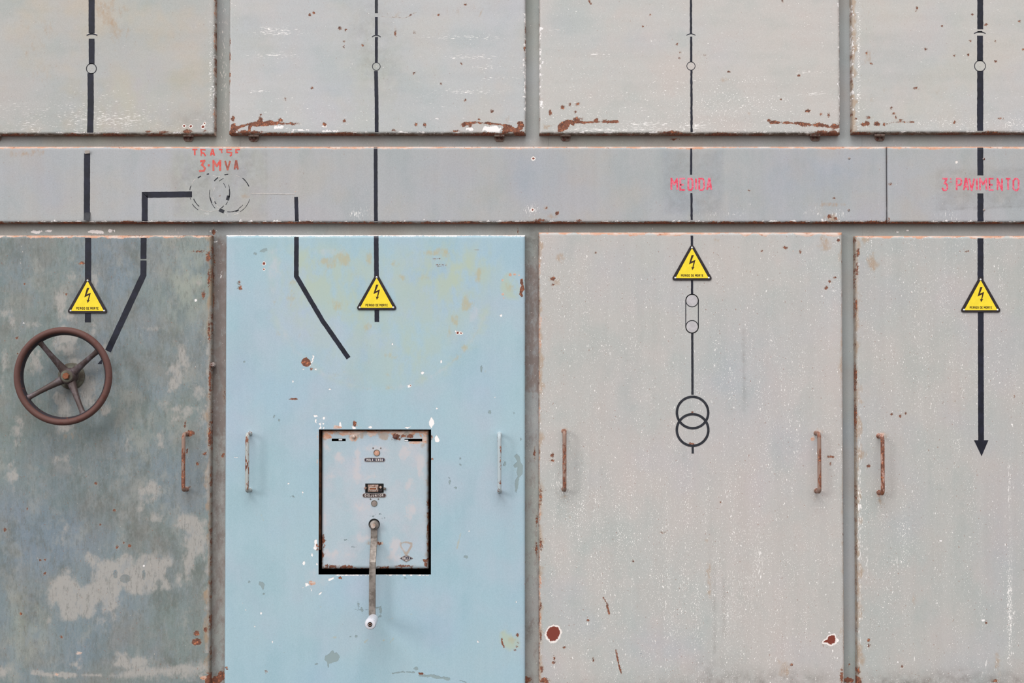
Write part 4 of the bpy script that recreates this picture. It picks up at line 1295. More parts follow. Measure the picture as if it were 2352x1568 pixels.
tape(L1, sL1, [(202.5, 546), (202, 740)], 14)
tape(L1, sL1, [(330, 546), (329.5, 594)], 13.5)
tape(L1, sL1, [(329.5, 598), (329.5, 631), (248, 806)], 14)
q = [P(a, b) for a, b in ((224, 835.5), (234, 835.5), (234.5, 824))]
MB().prism(q, -0.0006, 0.0).build('tape_strip', M['tape'], L1)
tape(L2, sL2, [(681, 544), (680.5, 634), (740, 735), (800.5, 822)], 10.5)
tape(L2, sL2, [(864, 542), (864.8, 640)], 10.5)
tape(L2, sL2, [(865.4, 700), (865.6, 739)], 10.5)
tape(L3, sL3, [(1589, 541), (1589.5, 575)], 5.5)
tape(L3, sL3, [(1589.5, 640), (1589.5, 675)], 5)
cp = [P(1575, 750)] + arc(*P(1589.5, 750), 14.5 * S, 180, 360, 20) + arc(*P(1589.5, 690), 14.5 * S, 0, 180, 20)
MB().ribbon(cp[1:], 1.9 * S, sL3.depth, 0.0006, 0, None, True).build('capsule_mark', M['tape2'], L3)
ringmark(L3, sL3, 1589.5, 690, 14.3, 1.7, 'tape2')
ringmark(L3, sL3, 1589.5, 750, 14.3, 1.7, 'tape2')
disc(L3, sL3, 1589.5, 690, 12.8, 'ringfill', 'ring_fill', 0.0002)
disc(L3, sL3, 1589.5, 750, 12.8, 'ringfill', 'ring_fill', 0.0002)
tape(L3, sL3, [(1590, 765), (1590.5, 906)], 5.2, 'tape2')
ringmark(L3, sL3, 1590.7, 947, 36, 5.6, 'tape2')
ringmark(L3, sL3, 1590.7, 987, 36.2, 5.6, 'tape2', t=0.0008)
tape(L3, sL3, [(1591, 1024), (1591, 1041)], 5, 'tape2')
tape(L4, sL4, [(2252, 547), (2252, 650)], 13.5, jit=0.0005)
tape(L4, sL4, [(2252.5, 712), (2253.3, 1012)], 13)
q = [P(a, b) for a, b in ((2237, 1010.5), (2270, 1010.5), (2254.5, 1047))]
MB().prism(q, -0.0008, 0.0).build('arrow_head', M['tape'], L4)

# ------------------------------------------------------------------ long fascia in two lengths
def paint_band(p):
    p.edge('primer', 't', 6, n=0.6, ns=22, soft=4, val=0.78, sx=0.4)
    p.edge('white', 't', 2.0, n=0.3, ns=30, soft=3, val=0.50)
    p.edge('white', 'b', 6, n=1.0, ns=8, soft=5, val=0.6)
    p.edge('rust', 'b', 3.6, n=1.0, ns=18, soft=4, val=0.66, sx=0.6)
    p.c[CH['rust']] = np.maximum(p.c[CH['rust']], np.where(p.d['b'] < 2.0, 0.38 + 0.35 * fbm(p.x, p.y, 30, 3), 0))
    p.c[CH['white']] *= np.clip(p.d['b'] / 3, 0, 1)
    p.c[CH['dirt_shade']] += 1.8 * np.clip(1 - p.d['b'] / 5.5, 0, 1)  # lower edge of the fascia darkened by colour in place of shade
    p.soft('tint', 120, 400, 140, 90, 0.35)
    p.soft('tint', 1240, 400, 100, 60, 0.6)
    p.soft('tint', 1900, 400, 160, 60, 0.4)
    p.soft('tint', 1000, 400, 160, 70, 0.3)
    # repainted label patches
    p.poly('alga', [(396, 345), (610, 345), (612, 500), (398, 498)], n=3, soft=6, val=0.42)
    p.poly('dirt_shade', [(396, 345), (610, 345), (612, 500), (398, 498)], n=3, soft=6, val=0.14)
    p.line('dirt_shade', [(612, 350), (612, 495)], 1.4, n=1.0, soft=3, val=0.4)
    p.soft('dirt_shade', 460, 410, 70, 60, 0.18)
    p.soft('dirt_shade', 560, 380, 50, 40, 0.15)
    p.poly('tint', [(1522, 345), (1660, 345), (1660, 490), (1524, 490)], n=4, soft=6, val=0.35)
    p.poly('dirt_shade', [(1524, 350), (1658, 350), (1656, 494), (1530, 490)], n=5, soft=8, val=0.2)
    p.poly('dirt_shade', [(2152, 388), (2420, 384), (2420, 474), (2153, 482)], n=4, soft=5, val=0.22)
    p.line('dirt_shade', [(2152, 481), (2240, 478), (2350, 473)], 2.0, n=0.9, soft=4, val=0.7)
    p.line('dirt_shade', [(2151, 465), (2153, 482)], 1.4, n=0.9, soft=4, val=0.6)
    p.line('white', [(2238, 480), (2246, 474)], 1.6, soft=4, val=0.7)
    p.line('white', [(2258, 478), (2285, 475)], 2.0, soft=4, val=0.62)
    for x, y, r, a in ((1225, 475, 26, 1.2), (1220, 490, 30, 0.8), (1720, 468, 12, 1.1), (1700, 490, 26, 0.9), (1860, 485, 30, 0.6), (1930, 492, 22, 0.9), (1640, 494, 50, 0.7), (840, 440, 12, 0.8), (820, 490, 40, 1.0), (1400, 475, 14, 0.7), (470, 490, 24, 0.9), (530, 495, 30, 0.8), (1776, 470, 5, 1.0), (1820, 460, 5, 0.8), (2038, 480, 8, 1.0), (2060, 420, 8, 1.0), (2180, 495, 30, 0.9), (2015, 365, 8, 0.9), (2020, 470, 8, 0.8), (45, 465, 8, 0.9), (215, 368, 10, 0.8), (40, 390, 8, 0.7), (1890, 494, 60, 0.6), (2100, 500, 200, 0.35), (1560, 496, 60, 0.6), (970, 498, 150, 0.3)):
        p.soft('scratch', x, y, r, max(8, r * 0.6), a)
        p.soft('speck', x, y, r, max(8, r * 0.6), a * 0.8)
    p.spots('spot', [(1225, 364, 3), (1223, 482, 3), (2197, 372, 1)], n=0.3)
    p.spots('rust', [(1255, 477, 3), (1905, 497, 4, 4), (1918, 502, 5, 3), (2045, 423, 3, 1.6), (2036, 510, 2, 6), (1240, 506, 12, 2.5), (1330, 506, 4, 2), (2042, 505, 2, 4), (1916, 455, 3, 1.6), (1720, 437, 1.8), (1280, 490, 4), (505, 450, 1)], n=0.5)
    p.spots('stain', [(30, 352, 16, 8), (60, 352, 18, 6), (90, 350, 12, 6), (1250, 478, 6, 6), (1270, 495, 12, 6), (1900, 470, 30, 6), (2020, 492, 4, 6), (2097, 484, 3, 5), (1912, 498, 16, 10), (560, 450, 12, 5)], val=0.85, n=0.6, soft=7)
    p.line('stain', [(2037, 345), (2038, 500)], 1.4, n=0.8, soft=4, val=0.9)
    p.spots('primer', [(678, 440, 4, 3), (700, 445, 4, 2), (690, 452, 3, 3), (860, 470, 1, 10)], n=0.8, soft=4, val=0.62)


def fascia(px0, px1, label):
    x0, x1 = P(px0, 425)[0], P(px1, 425)[0]
    t = Thing('fascia_panel', label, 'panel', ((x0 + x1) / 2, TH, Z(512)))
    sh = Sheet(x0, x1, Z(512), Z(336), 0.0, TH, 0.0075)
    sh.build('folded_sheet', M['band1'], t, paint_band)
    return t, sh


B1, sB1 = fascia(-285, 2037, 'long grey horizontal steel fascia between upper and lower doors, up to the joint')
B2, sB2 = fascia(2038.5, 2755, 'short right-hand length of grey fascia carrying the 3ª PAVIMENTO lettering')

tape(B1, sB1, [(200, 352), (199.5, 504)], 14)
# curled ends of that strip
x, z = P(201, 350)
MB().ribbon([(x - 0.007, z), (x + 0.008, z + 0.001)], 0.009, lambda a, b: -0.002 - 0.004 * (a - x + 0.007) / 0.015, 0.001).build('curled_tape_end', M['steel'], B1)
x, z = P(201, 497)
MB().ribbon([(x, z + 0.012), (x, z), (x - 0.001, z - 0.012)], 0.017, lambda a, b: -0.001 - max(0, (z + 0.01 - b)) * 0.25, 0.0005, 0, 0.003).build('curled_tape_end', M['tape2'], B1)
tape(B1, sB1, [(332.5, 511), (332.5, 447.5), (441, 446)], 13.5)
tape(B1, sB1, [(680, 452), (682, 510)], 8.5)
tape(B1, sB1, [(575, 444), (677, 446)], 1.4, 'ghost', 'tape_trace')
tape(B1, sB1, [(862.7, 337.5), (863.3, 511)], 8.5)
tape(B1, sB1, [(1587.5, 341), (1587.3, 401)], 4.8, jit=0.0005)
tape(B1, sB1, [(1588, 443), (1588.6, 505)], 5, jit=0.0005)
tape(B2, sB2, [(2251.5, 338.5), (2251.8, 402.5)], 13.5)
tape(B2, sB2, [(2252, 444), (2252, 508)], 13.5, jit=0.0006)

# the two worn-off transformer rings
w1 = (481.5, 443)
w2 = (528, 445.5)


def ringbit(nm, mat, c, r, a0, a1, w, t=0.0004):
    x, z = P(c[0], c[1])
    mb = MB()
    mb.ribbon(arc(x, z, r * S, a0, a1, max(3, int(abs(a1 - a0) / 5))), w * S, sB1.depth, t, 0.0003)
    mb.build(nm, M[mat], B1)


for c, r, a0, a1, w in ((w1, 46, 158, 172, 1.6), (w1, 44, 117, 128, 2.4), (w1, 44, 92, 99, 2.6), (w1, 47, 212, 236, 1.4), (w1, 46, 190, 200, 1.0),
                        (w1, 39, 200, 232, 1.8), (w1, 39, 18, 36, 1.0), (w1, 47, 8, 24, 1.0), (w1, 46, -14, 10, 2.4), (w1, 44, -22, -8, 7), (w1, 46, -36, -26, 1.2), (w1, 44, -52, -42, 1.6),
                        (w2, 46, 95, 106, 2.4), (w2, 47, 22, 52, 2.0), (w2, 47, 168, 224, 1.1), (w2, 46, 190, 206, 1.8), (w2, 39, 206, 216, 2.4), (w2, 43, 236, 252, 8), (w2, 41, 262, 300, 1.4),
                        (w2, 42, 288, 299, 2.6), (w2, 47, 300, 345, 0.9), (w2, 39, 300, 320, 1.0), (w2, 47, 125, 140, 2.4), (w2, 39, 112, 130, 1.0)):
    ringbit('tape_remnant', 'tape2', c, r, a0, a1, w)
for c, r, a0, a1, w in ((w1, 46, 136, 152, 1.4), (w2, 40, 190, 240, 1.1), (w2, 45, 60, 72, 1.2), (w1, 41, 60, 80, 0.9), (w1, 43, 240, 300, 0.8), (w2, 47, 196, 206, 1.4),
                        (w2, 38, 150, 170, 0.8), (w2, 47, 118, 124, 1.6), (w2, 49, 282, 294, 1.8)):
    ringbit('ring_scratch', 'ghost', c, r, a0, a1, w, 0.0003)

# ------------------------------------------------------------------ stroke lettering
FONT = {
    'A': [[(0, 0), (.42, 1), (.58, 1), (1, 0)], [(.2, .3), (.8, .3)]],
    'D': [[(0, 0), (0, 1), (.7, 1), (1, .8), (1, .2), (.7, 0), (0, 0)]],
    'E': [[(1, 1), (0, 1), (0, 0), (1, 0)], [(0, .45), (.75, .45)]],
    'F': [[(1, 1), (0, 1), (0, 0)], [(0, .5), (.75, .5)]],
    'G': [[(1, .75), (1, .88), (.75, 1), (.25, 1), (0, .82), (0, .18), (.25, 0), (.75, 0), (1, .18), (1, .48), (.5, .48)]],
    'I': [[(.5, 0), (.5, 1)]],
    'J': [[(1, 1), (1, .18), (.75, 0), (.25, 0), (0, .18), (0, .3)]],
    'L': [[(0, 1), (0, 0), (1, 0)]],
    'M': [[(0, 0), (0, 1), (.5, .5), (1, 1), (1, 0)]],
    'N': [[(0, 0), (0, 1), (1, 0), (1, 1)]],
    'O': [[(.3, 0), (0, .18), (0, .82), (.3, 1), (.7, 1), (1, .82), (1, .18), (.7, 0), (.3, 0)]],
    'P': [[(0, 0), (0, 1), (.75, 1), (1, .86), (1, .58), (.75, .45), (0, .45)]],
    'R': [[(0, 0), (0, 1), (.75, 1), (1, .86), (1, .6), (.75, .48), (0, .48)], [(.55, .48), (1, 0)]],
    'S': [[(1, .82), (.75, 1), (.25, 1), (0, .84), (0, .64), (.2, .54), (.8, .46), (1, .36), (1, .16), (.75, 0), (.25, 0), (0, .18)]],
    'T': [[(0, 1), (1, 1)], [(.5, 1), (.5, 0)]],
    'U': [[(0, 1), (0, .18), (.25, 0), (.75, 0), (1, .18), (1, 1)]],
    'V': [[(0, 1), (.5, 0), (1, 1)]],
    '3': [[(0, 1), (.95, 1), (.45, .58), (.75, .56), (1, .42), (1, .16), (.75, 0), (.25, 0), (0, .2)]],
}


def strokes(pts, w):
    """cut a polyline at its sharp corners, each piece running a little into the corner"""
    out, cur = [], [np.array(pts[0], float)]
    for i in range(1, len(pts)):
        cur.append(np.array(pts[i], float))
        if i < len(pts) - 1:
            a = cur[-1] - cur[-2]
            b = np.array(pts[i + 1], float) - cur[-1]
            if float(a @ b) / (np.linalg.norm(a) * np.linalg.norm(b) + 1e-12) < 0.35:
                out.append(cur)
                cur = [np.array(pts[i], float)]
    out.append(cur)
    res = []
    for k, q in enumerate(out):
        q = [v.copy() for v in q]
        if k > 0:
            d = q[0] - q[1]
            q[0] = q[0] + d / np.linalg.norm(d) * w * 0.42
        if k < len(out) - 1:
            d = q[-1] - q[-2]
            q[-1] = q[-1] + d / np.linalg.norm(d) * w * 0.42
        res.append([tuple(v) for v in q])
    return res


def write(mb, s, x, z, h, cw, gap, w, yf, t, jit=0.0):
    """lettering in world units, (x, z) the lower left of the first cell"""
    k = 0
    for ch in s:
        if ch == ' ':
            x += cw * 0.75
            continue
        ww = cw * (0.3 if ch == 'I' else 1.18 if ch == 'M' else 1)
        for st in FONT[ch]:
            k += 1
            pts = [(x + w / 2 + a * (ww - w), z + w / 2 + b * (h - w)) for a, b in st]
            for m, q in enumerate(strokes(pts, w)):
                mb.ribbon(q, w, yf, t + 0.000012 * ((k + m) % 5), jit)
        x += ww + gap
    return x


def letters(thing, sh, items, mat, name, w, jit=0.0002, label=None):
    """one part per letter; items: (glyph, x0, x1, y0, y1) in photograph pixels"""
    for g, x0, x1, y0, y1 in items:
        mb = MB()
        for k, st in enumerate(FONT[g] if isinstance(g, str) else g):
            pts = []
            for a, b in st:
                pts.append(P(x0 + w / 2 + a * (x1 - x0 - w), y1 - w / 2 - b * (y1 - y0 - w), sh.y))
            for m, q in enumerate(strokes(pts, w * S)):
                mb.ribbon(q, w * S, sh.depth, 0.0003 + 0.00003 * ((k + m) % 6), jit, 0.004)
        mb.build(name, M[mat], thing, label=label)


letters(B1, sB1, [('M', 1540, 1557.5, 408, 438), ('E', 1560.5, 1575.5, 408, 438), ('D', 1579, 1593, 408, 438), ('I', 1596.5, 1601, 408, 437), ('D', 1604, 1619, 408, 438), ('A', 1622, 1636, 408, 438)], 'red', 'painted_letter', 4.2, label='red stencilled letter of MEDIDA')
letters(B2, sB2, [('3', 2162.5, 2177.5, 408, 438.5), ('P', 2195.5, 2210, 408, 438.5), ('A', 2211.5, 2226, 408, 438.5), ('V', 2224, 2239.5, 408, 438.5), ('I', 2241.5, 2246, 408, 438.5), ('M', 2249, 2267.5, 408, 438.5), ('E', 2270.5, 2284, 408, 438), ('N', 2289, 2303.5, 408, 438.5), ('T', 2308, 2323, 408, 438), ('O', 2325.5, 2341.5, 408, 439)], 'red', 'painted_letter', 4.0, label='red stencilled character of 3ª PAVIMENTO')
x, z = P(2183.7, 410.5)
mb = MB().ribbon(arc(x, z, 0.0016, 0, 330, 10), 0.0022, sB2.depth, 0.0003)
x, z = P(2183, 418)
mb.ribbon([(x - 0.004, z - 0.0006), (x, z + 0.0007), (x + 0.005, z)], 0.0016, sB2.depth, 0.0003)
mb.build('painted_letter', M['red'], B2, label='small raised ordinal mark')
letters(B1, sB1, [('T', 440, 455, 341.5, 358), ([[(0, 0), (0.1, .45), (0, 1), (1, .95)], [(0.1, .5), (.6, .45), (1, 0)]], 460, 474, 341.5, 360), ('A', 482, 494, 341.5, 359),
                  ([[(0, 1), (.55, 1), (.85, .1)], [(.55, 1), (1, .95)]], 501, 513, 341.5, 354), ([[(1, 1), (.05, 1), (.05, .6), (.95, .5), (.9, .1), (.6, 0)]], 519, 534, 341.5, 359.5),
                  ([[(1, 1), (.05, .9), (.05, 0), (.5, .1)]], 540, 553, 341.5, 352)], 'red2', 'painted_letter', 3.4, label='worn red letter of TRANSF')
letters(B1, sB1, [([[(0.1, .95), (.9, 1), (.45, .6), (1, .3), (.85, .05), (.1, 0), (0, .1)]], 456, 473, 367, 395), ([[(0, .4), (1, .6)]], 475, 484, 376, 383), ('M', 488, 508, 367, 395)], 'red2', 'painted_letter', 4.6, label='red character of 3-MVA')
letters(B1, sB1, [('V', 515, 530.5, 367, 391), ('A', 536.5, 548.5, 368, 391)], 'redbrown', 'painted_letter', 4.0, label='browned letter of 3-MVA')

for (o, s, a, b) in ((B1, sB1, 1950.5, 363.5), (B1, sB1, 1949.5, 482.5), (B2, sB2, 2259.5, 365), (B2, sB2, 2260, 482)):
    x, z = P(a, b)
    MB().lathe_y(x, z, [(0.0, -0.0016), (0.0014, -0.0020), (0.0024, -0.0016), (0.0036, -0.0004), (0.0038, 0.0)], 14).build('screw', M['screw'], o, smooth=True)

# ------------------------------------------------------------------ warning signs
def warning_sign(px, apex, base, label):
    cx, zb = P(px, base, -0.002)
    _, zt = P(px, apex, -0.002)
    t = Thing('warning_sign', label, 'sign', (cx, 0.0, zb), 'yellow triangular high-voltage warning signs')
    if warning_sign.proto:
        for ch in warning_sign.proto.children:
            c = ch.copy()
            C.objects.link(c)
            c.parent = t.o
        return
    warning_sign.proto = t.o
    H = zt - zb
    hw = 43.5 * S
    Hs = H + 7 * S
    tri = [(cx - hw - 5 * S, zb), (cx + hw + 5 * S, zb), (cx, zb + Hs)]
    MB().prism(rounded(tri, 5 * S, 6), -0.0035, -0.0008).build('sign_plate', M['black'], t, bevel=0.0004)
    c0 = (cx, zb + H / 2)
    b = 5.0 * S
    inner = [(cx - 38 * S, zb + b), (cx + 38 * S, zb + b), (cx, zb + H - 5 * S)]
    MB().prism(rounded(inner, 1.2 * S, 3), -0.0038, -0.0030).build('yellow_face', M['yellow'], t)
    # lightning arrow, measured on the left sign (13.06 zoom, apex 201,640)
    def q(a, b2):
        return (cx + ((a - 920) / 13.06) * S, zb + (719.0 - (630 + b2 / 13.06)) * S)
    bolt = [(905, 405), (975, 405), (895, 600), (1022, 548), (962, 770), (995, 765), (925, 858), (898, 762), (932, 770), (962, 622), (825, 688)]
    MB().prism([q(*p) for p in bolt], -0.0040, -0.0036).build('lightning_symbol', M['print'], t)
    mb = MB()
    x0, z0 = q(588, 1058)
    for wd, xa in (('PERIGO', 588), ('DE', 890), ('MORTE', 1008)):
        xa_, _ = q(xa, 0)
        write(mb, wd, xa_, z0, 5.9 * S, 3.25 * S, 0.62 * S, 1.1 * S, lambda a, b: -0.0038, 0.0002)
    mb.build('lettering', M['print'], t, label='words PERIGO DE MORTE')
    for a, z in ((-38.5 * S, zb + 5.6 * S), (38.5 * S, zb + 5.6 * S), (0, zb + H - 4 * S)):
        MB().lathe_y(cx + a, z, [(0, -0.0054), (0.0014, -0.0052), (0.0026, -0.0044), (0.003, -0.0034)], 14).build('rivet', M['silver'], t, smooth=True)


warning_sign.proto = None
warning_sign(201, 640, 719, 'yellow warning triangle on the green-grey door, above the handwheel')
warning_sign(865, 633, 711.5, 'yellow warning triangle on the light blue door')
warning_sign(1589.5, 566, 643.5, 'yellow warning triangle above the linked rings on the plain grey door')
warning_sign(2252.5, 638.5, 717, 'yellow warning triangle on the line with the arrow head, far right')

# ------------------------------------------------------------------ handwheel
ax_, az_ = P(164.5, 863.5, 0.0)
W = Thing('handwheel', 'brown four-spoke iron handwheel mounted on the green-grey door', 'wheel', (ax_, 0.0, az_))
MB().lathe_y(ax_, az_, [(0.0, -0.014), (0.022, -0.014), (0.026, -0.011), (0.028, -0.007), (0.036, -0.006), (0.0385, -0.003), (0.0385, 0.0)], 40).build('flange', M['flange'], W, smooth=True)
RR = 113.0 * S * (D - 0.078) / D * 1.0
prof = []
rt = 0.0092
for k in range(16):
    a = 2 * math.pi * k / 16
    prof.append((RR - rt + rt * math.cos(a), -0.080 + rt * 1.15 * math.sin(a)))
MB().lathe_y(ax_, az_, prof, 96, closed=True).build('rim', M['wheel'], W, smooth=True)
ri = RR - 2 * rt
lip = [(ri + 0.003, -0.082), (ri - 0.001, -0.0815), (ri - 0.0035, -0.077), (ri - 0.0045, -0.066), (ri - 0.001, -0.060), (ri + 0.006, -0.062)]
MB().lathe_y(ax_, az_, lip, 96, closed=True).build('rim_lip', M['wheel_lip'], W, smooth=True, label='black inner lip of the rim')
for ang in (37, 126, 211, 297):
    a = math.radians(ang)
    ca, sa = math.cos(a), math.sin(a)
    v, f = [], []
    st = [(0.012, 0.0150, -0.018, -0.042), (0.024, 0.0125, -0.020, -0.044), (0.040, 0.0100, -0.028, -0.049), (0.062, 0.0082, -0.040, -0.058),
          (0.088, 0.0072, -0.051, -0.067), (ri - 0.010, 0.0075, -0.059, -0.074), (ri - 0.002, 0.0100, -0.062, -0.078), (ri + 0.003, 0.0115, -0.063, -0.079)]
    seg = 12
    for (r, hw, yb, yf) in st:
        for k in range(seg):
            w = 2 * math.pi * k / seg
            s_ = hw * math.copysign(abs(math.cos(w)) ** 0.8, math.cos(w))
            y = (yb + yf) / 2 + (yb - yf) / 2 * math.copysign(abs(math.sin(w)) ** 0.8, math.sin(w))
            v.append((ax_ + r * ca - s_ * sa, y, az_ + r * sa + s_ * ca))
    for i in range(len(st) - 1):
        for k in range(seg):
            l = (k + 1) % seg
            f.append((i * seg + k, i * seg + l, (i + 1) * seg + l, (i + 1) * seg + k))
    f.append(tuple(range(seg - 1, -1, -1)))
    f.append(tuple((len(st) - 1) * seg + k for k in range(seg)))
    MB().add(v, f).build('spoke', M['spoke'], W, smooth=True)
MB().lathe_y(ax_, az_, [(0.0, -0.046), (0.0185, -0.046), (0.0215, -0.043), (0.024, -0.030), (0.024, -0.014), (0.020, -0.010)], 36).build('hub', M['spoke'], W, smooth=True)
MB().lathe_y(ax_, az_, [(0.0, -0.0485), (0.0155, -0.0485), (0.017, -0.047), (0.017, -0.045)], 32).build('washer', M['flange'], W, smooth=True)
MB().lathe_y(ax_, az_, [(0.0, -0.060), (0.0085, -0.060), (0.0098, -0.058), (0.0098, -0.048)], 6, a0=0.3).build('nut', M['nut'], W)

# ------------------------------------------------------------------ breaker cover inside the blue door's opening
YC = 0.012
cx0, cx1 = P(738.5, 1150, YC)[0], P(984.5, 1150, YC)[0]
cz0, cz1 = Z(1307, YC), Z(988, YC)
CV = Thing('breaker_cover', 'small blue-grey mechanism cover with slots and nameplates, inside the blue door opening', 'cover', ((cx0 + cx1) / 2, 0.17, cz0))
sl = []
for a, b, c, d in ((762, 794, 1007, 1013), (929, 970, 1007.5, 1013.5)):
    q0 = P(a, d, YC)
    q1 = P(b, c, YC)
    sl.append((q0[0], q1[0], q0[1], q1[1]))


def paint_cover(p):
    p.edge('primer', 't', 11, n=0.8, ns=12, soft=5, val=0.85)
    p.c[CH['dirt_shade']] += 0.5 * np.clip(1 - p.d['t'] / 5, 0, 1)
    p.edge('stain', 't', 16, n=0.9, ns=14, soft=6, val=0.9)
    p.edge('rust', 'b', 3, n=1.4, ns=8, soft=4, val=0.7)
    p.edge('rust', 'l', 3, n=1.5, ns=9, soft=4, val=0.7, a=1225, b=1310)
    p.edge('rust', 'r', 3, n=1.5, ns=7, soft=4, val=0.66, a=1130, b=1310)
    p.c[CH['dirt_shade']] += 0.8 * np.clip(1 - p.d['r'] / 5, 0, 1) + 0.5 * np.clip(1 - p.d['b'] / 5, 0, 1)
    p.edge('stain', 'r', 5, n=1.0, ns=10, soft=4, val=0.9)
    p.spots('rust', [(742, 1240, 3.6, 12), (741, 1275, 3, 6), (910, 1003, 8, 6), (926, 1001, 5, 3), (942, 1001, 8, 3), (976, 1287, 5, 4), (978, 1296, 3, 4), (930, 1300, 14, 2), (757, 1300, 8, 4), (790, 1302, 16, 3), (880, 1302, 12, 2)], n=0.8)
    p.spots('primer', [(812, 1005, 8, 7), (955, 1016, 16, 3.4), (750, 1003, 9, 6), (975, 1010, 6, 7), (868, 1247, 6, 5), (877, 1246, 3, 3)], n=0.5, soft=4)
    p.spots('stain', [(820, 1052, 4), (845, 1248, 6, 5), (973, 1020, 4, 8)], n=0.6, soft=6, val=0.9)
    p.spots('rust', [(872, 1248, 4, 3)], n=0.5)
    x, y = 933, 1248
    for q in ([(x - 13, y - 1), (x - 9, y - 1.5), (x - 2, y - 3.5), (x + 6, y - 2), (x + 12, y), (x + 12, y + 6), (x + 7, y + 14), (x + 1, y + 24)],
              [(x - 13, y - 1), (x - 12, y + 7), (x - 7, y + 14), (x - 2, y + 22)]):
        p.line('stain', q, 3.4, n=0.3, soft=3, val=1.6)
    p.line('primer', [(x - 9, y + 7), (x, y + 7), (x + 9, y + 8)], 1.2, n=0.6, soft=4, val=0.62)
    for s in [(822, 1050, 10, 28), (818, 1085, 12, 22), (850, 1095, 22, 8), (778, 1050, 14, 12), (750, 1025, 12, 12), (770, 1270, 30, 10), (830, 1165, 20, 10), (945, 1170, 16, 22), (905, 1260, 18, 26), (940, 1110, 7, 16), (975, 1100, 4, 12), (935, 1040, 18, 14), (835, 1235, 18, 10), (760, 1095, 12, 8), (745, 1190, 5, 20), (860, 1030, 34, 8), (965, 1065, 12, 30)]:
        p.spot('pale', *s, n=0.7, soft=9, val=0.72)
    for s in [(855, 1185, 3, 1), (882, 1190, 3, 1), (872, 1180, 3, 1), (812, 1255, 3, 1), (795, 1240, 3, 1)]:
        p.spot('grey', *s, n=0.5)


sC = Sheet(cx0, cx1, cz0, cz1, YC, 0.14, 0.010, pitch=0.0025, holes=sl, xsplit=sorted([q for a in sl for q in a[:2]]), zsplit=sorted({round(q, 6) for a in sl for q in a[2:]}))
sC.build('cover_sheet', M['cover'], CV, paint_cover)
MB().box(cx0 + 0.004, cx1 - 0.004, YC + 0.03, YC + 0.034, cz0 + 0.004, cz1 - 0.004).build('inner_plate', M['dark'], CV)
for (a, b, w) in ((782, 1009.5, 8), (933, 1011.5, 9)):
    x, z = P(a, b, YC + 0.002)
    MB().box(x - w * S / 2, x + w * S / 2, YC + 0.001, YC + 0.02, z - 0.0022, z + 0.0022).build('latch_tongue', M['silver'], CV, bevel=0.0005)
for a, b, m in ((812.5, 1003, 'steel_lt'), (908, 1003.5, 'wheel')):
    x, z = P(a, b, YC)
    MB().lathe_y(x, z, [(0, YC - 0.007), (0.003, YC - 0.0068), (0.0052, YC - 0.005), (0.0056, YC - 0.002), (0.0056, YC)], 16).build('bolt', M[m], CV, smooth=True)
for a, b in ((857, 1028.5), (874.5, 1028.5), (851, 1145.5), (869, 1145.5)):
    x, z = P(a, b, YC)
    MB().lathe_y(x, z, [(0, YC - 0.0026), (0.0014, YC - 0.0022), (0.0021, YC - 0.0008), (0.0022, YC)], 12).build('pin', M['steel'], CV, smooth=True)
for a, b, r, m in ((865.3, 1039.5, 6.6, 'amber'), (859.5, 1155.5, 6.4, 'dull')):
    x, z = P(a, b, YC)
    g = MB().lathe_y(x, z, [(0, YC - 0.0012), (r * S, YC - 0.0008), (r * S, YC)], 28).build('sight_glass', M[m], CV, smooth=True)
    MB().lathe_y(x, z, [(r * S * 0.94, YC), (r * S * 0.96, YC - 0.0022), (r * S * 1.10, YC - 0.0022), (r * S * 1.14, YC)], 28).build('ring', M['flange'], CV, parent=g, smooth=True)


def stadium(x0, x1, z0, z1, n=8):
    r = (z1 - z0) / 2
    return arc(x1 - r, (z0 + z1) / 2, r, -90, 90, n) + arc(x0 + r, (z0 + z1) / 2, r, 90, 270, n)


def nameplate(text, px0, px1, py0, py1, m, tx0, tx1, hh):
    a = P(px0, py1, YC)
    b = P(px1, py0, YC)
    pl = MB().prism(stadium(a[0], b[0], a[1], b[1]), YC - 0.0014, YC).build('nameplate', M['plate_edge'], CV)
    e = 1.1 * S
    MB().prism(stadium(a[0] + e, b[0] - e, a[1] + e, b[1] - e), YC - 0.0016, YC - 0.001).build('enamel', M[m], CV, parent=pl)
    mb = MB()
    n = len(text.replace(' ', '')) + 0.75 * text.count(' ')
    L = (tx1 - tx0) * S
    gap = L * 0.045
    ni = text.count('I')
    cw = (L - gap * (len(text.replace(' ', '')) - 1)) / (n - 0.7 * ni + 0.18 * text.count('M'))
    zc = (a[1] + b[1]) / 2
    write(mb, text, P(tx0, 1100, YC)[0], zc - hh * S / 2, hh * S, cw, gap, 0.95 * S, lambda a_, b_: YC - 0.0016, 0.0002)
    mb.build('engraved_text', M['engrave'], CV, parent=pl)


nameplate('MOLA TENSA', 836.5, 884.5, 1051, 1060, 'plate_dark', 842, 879, 5.4)
nameplate('DISJUNTOR', 832.5, 887, 1132.5, 1142, 'plate_brown', 838, 880.5, 5.4)
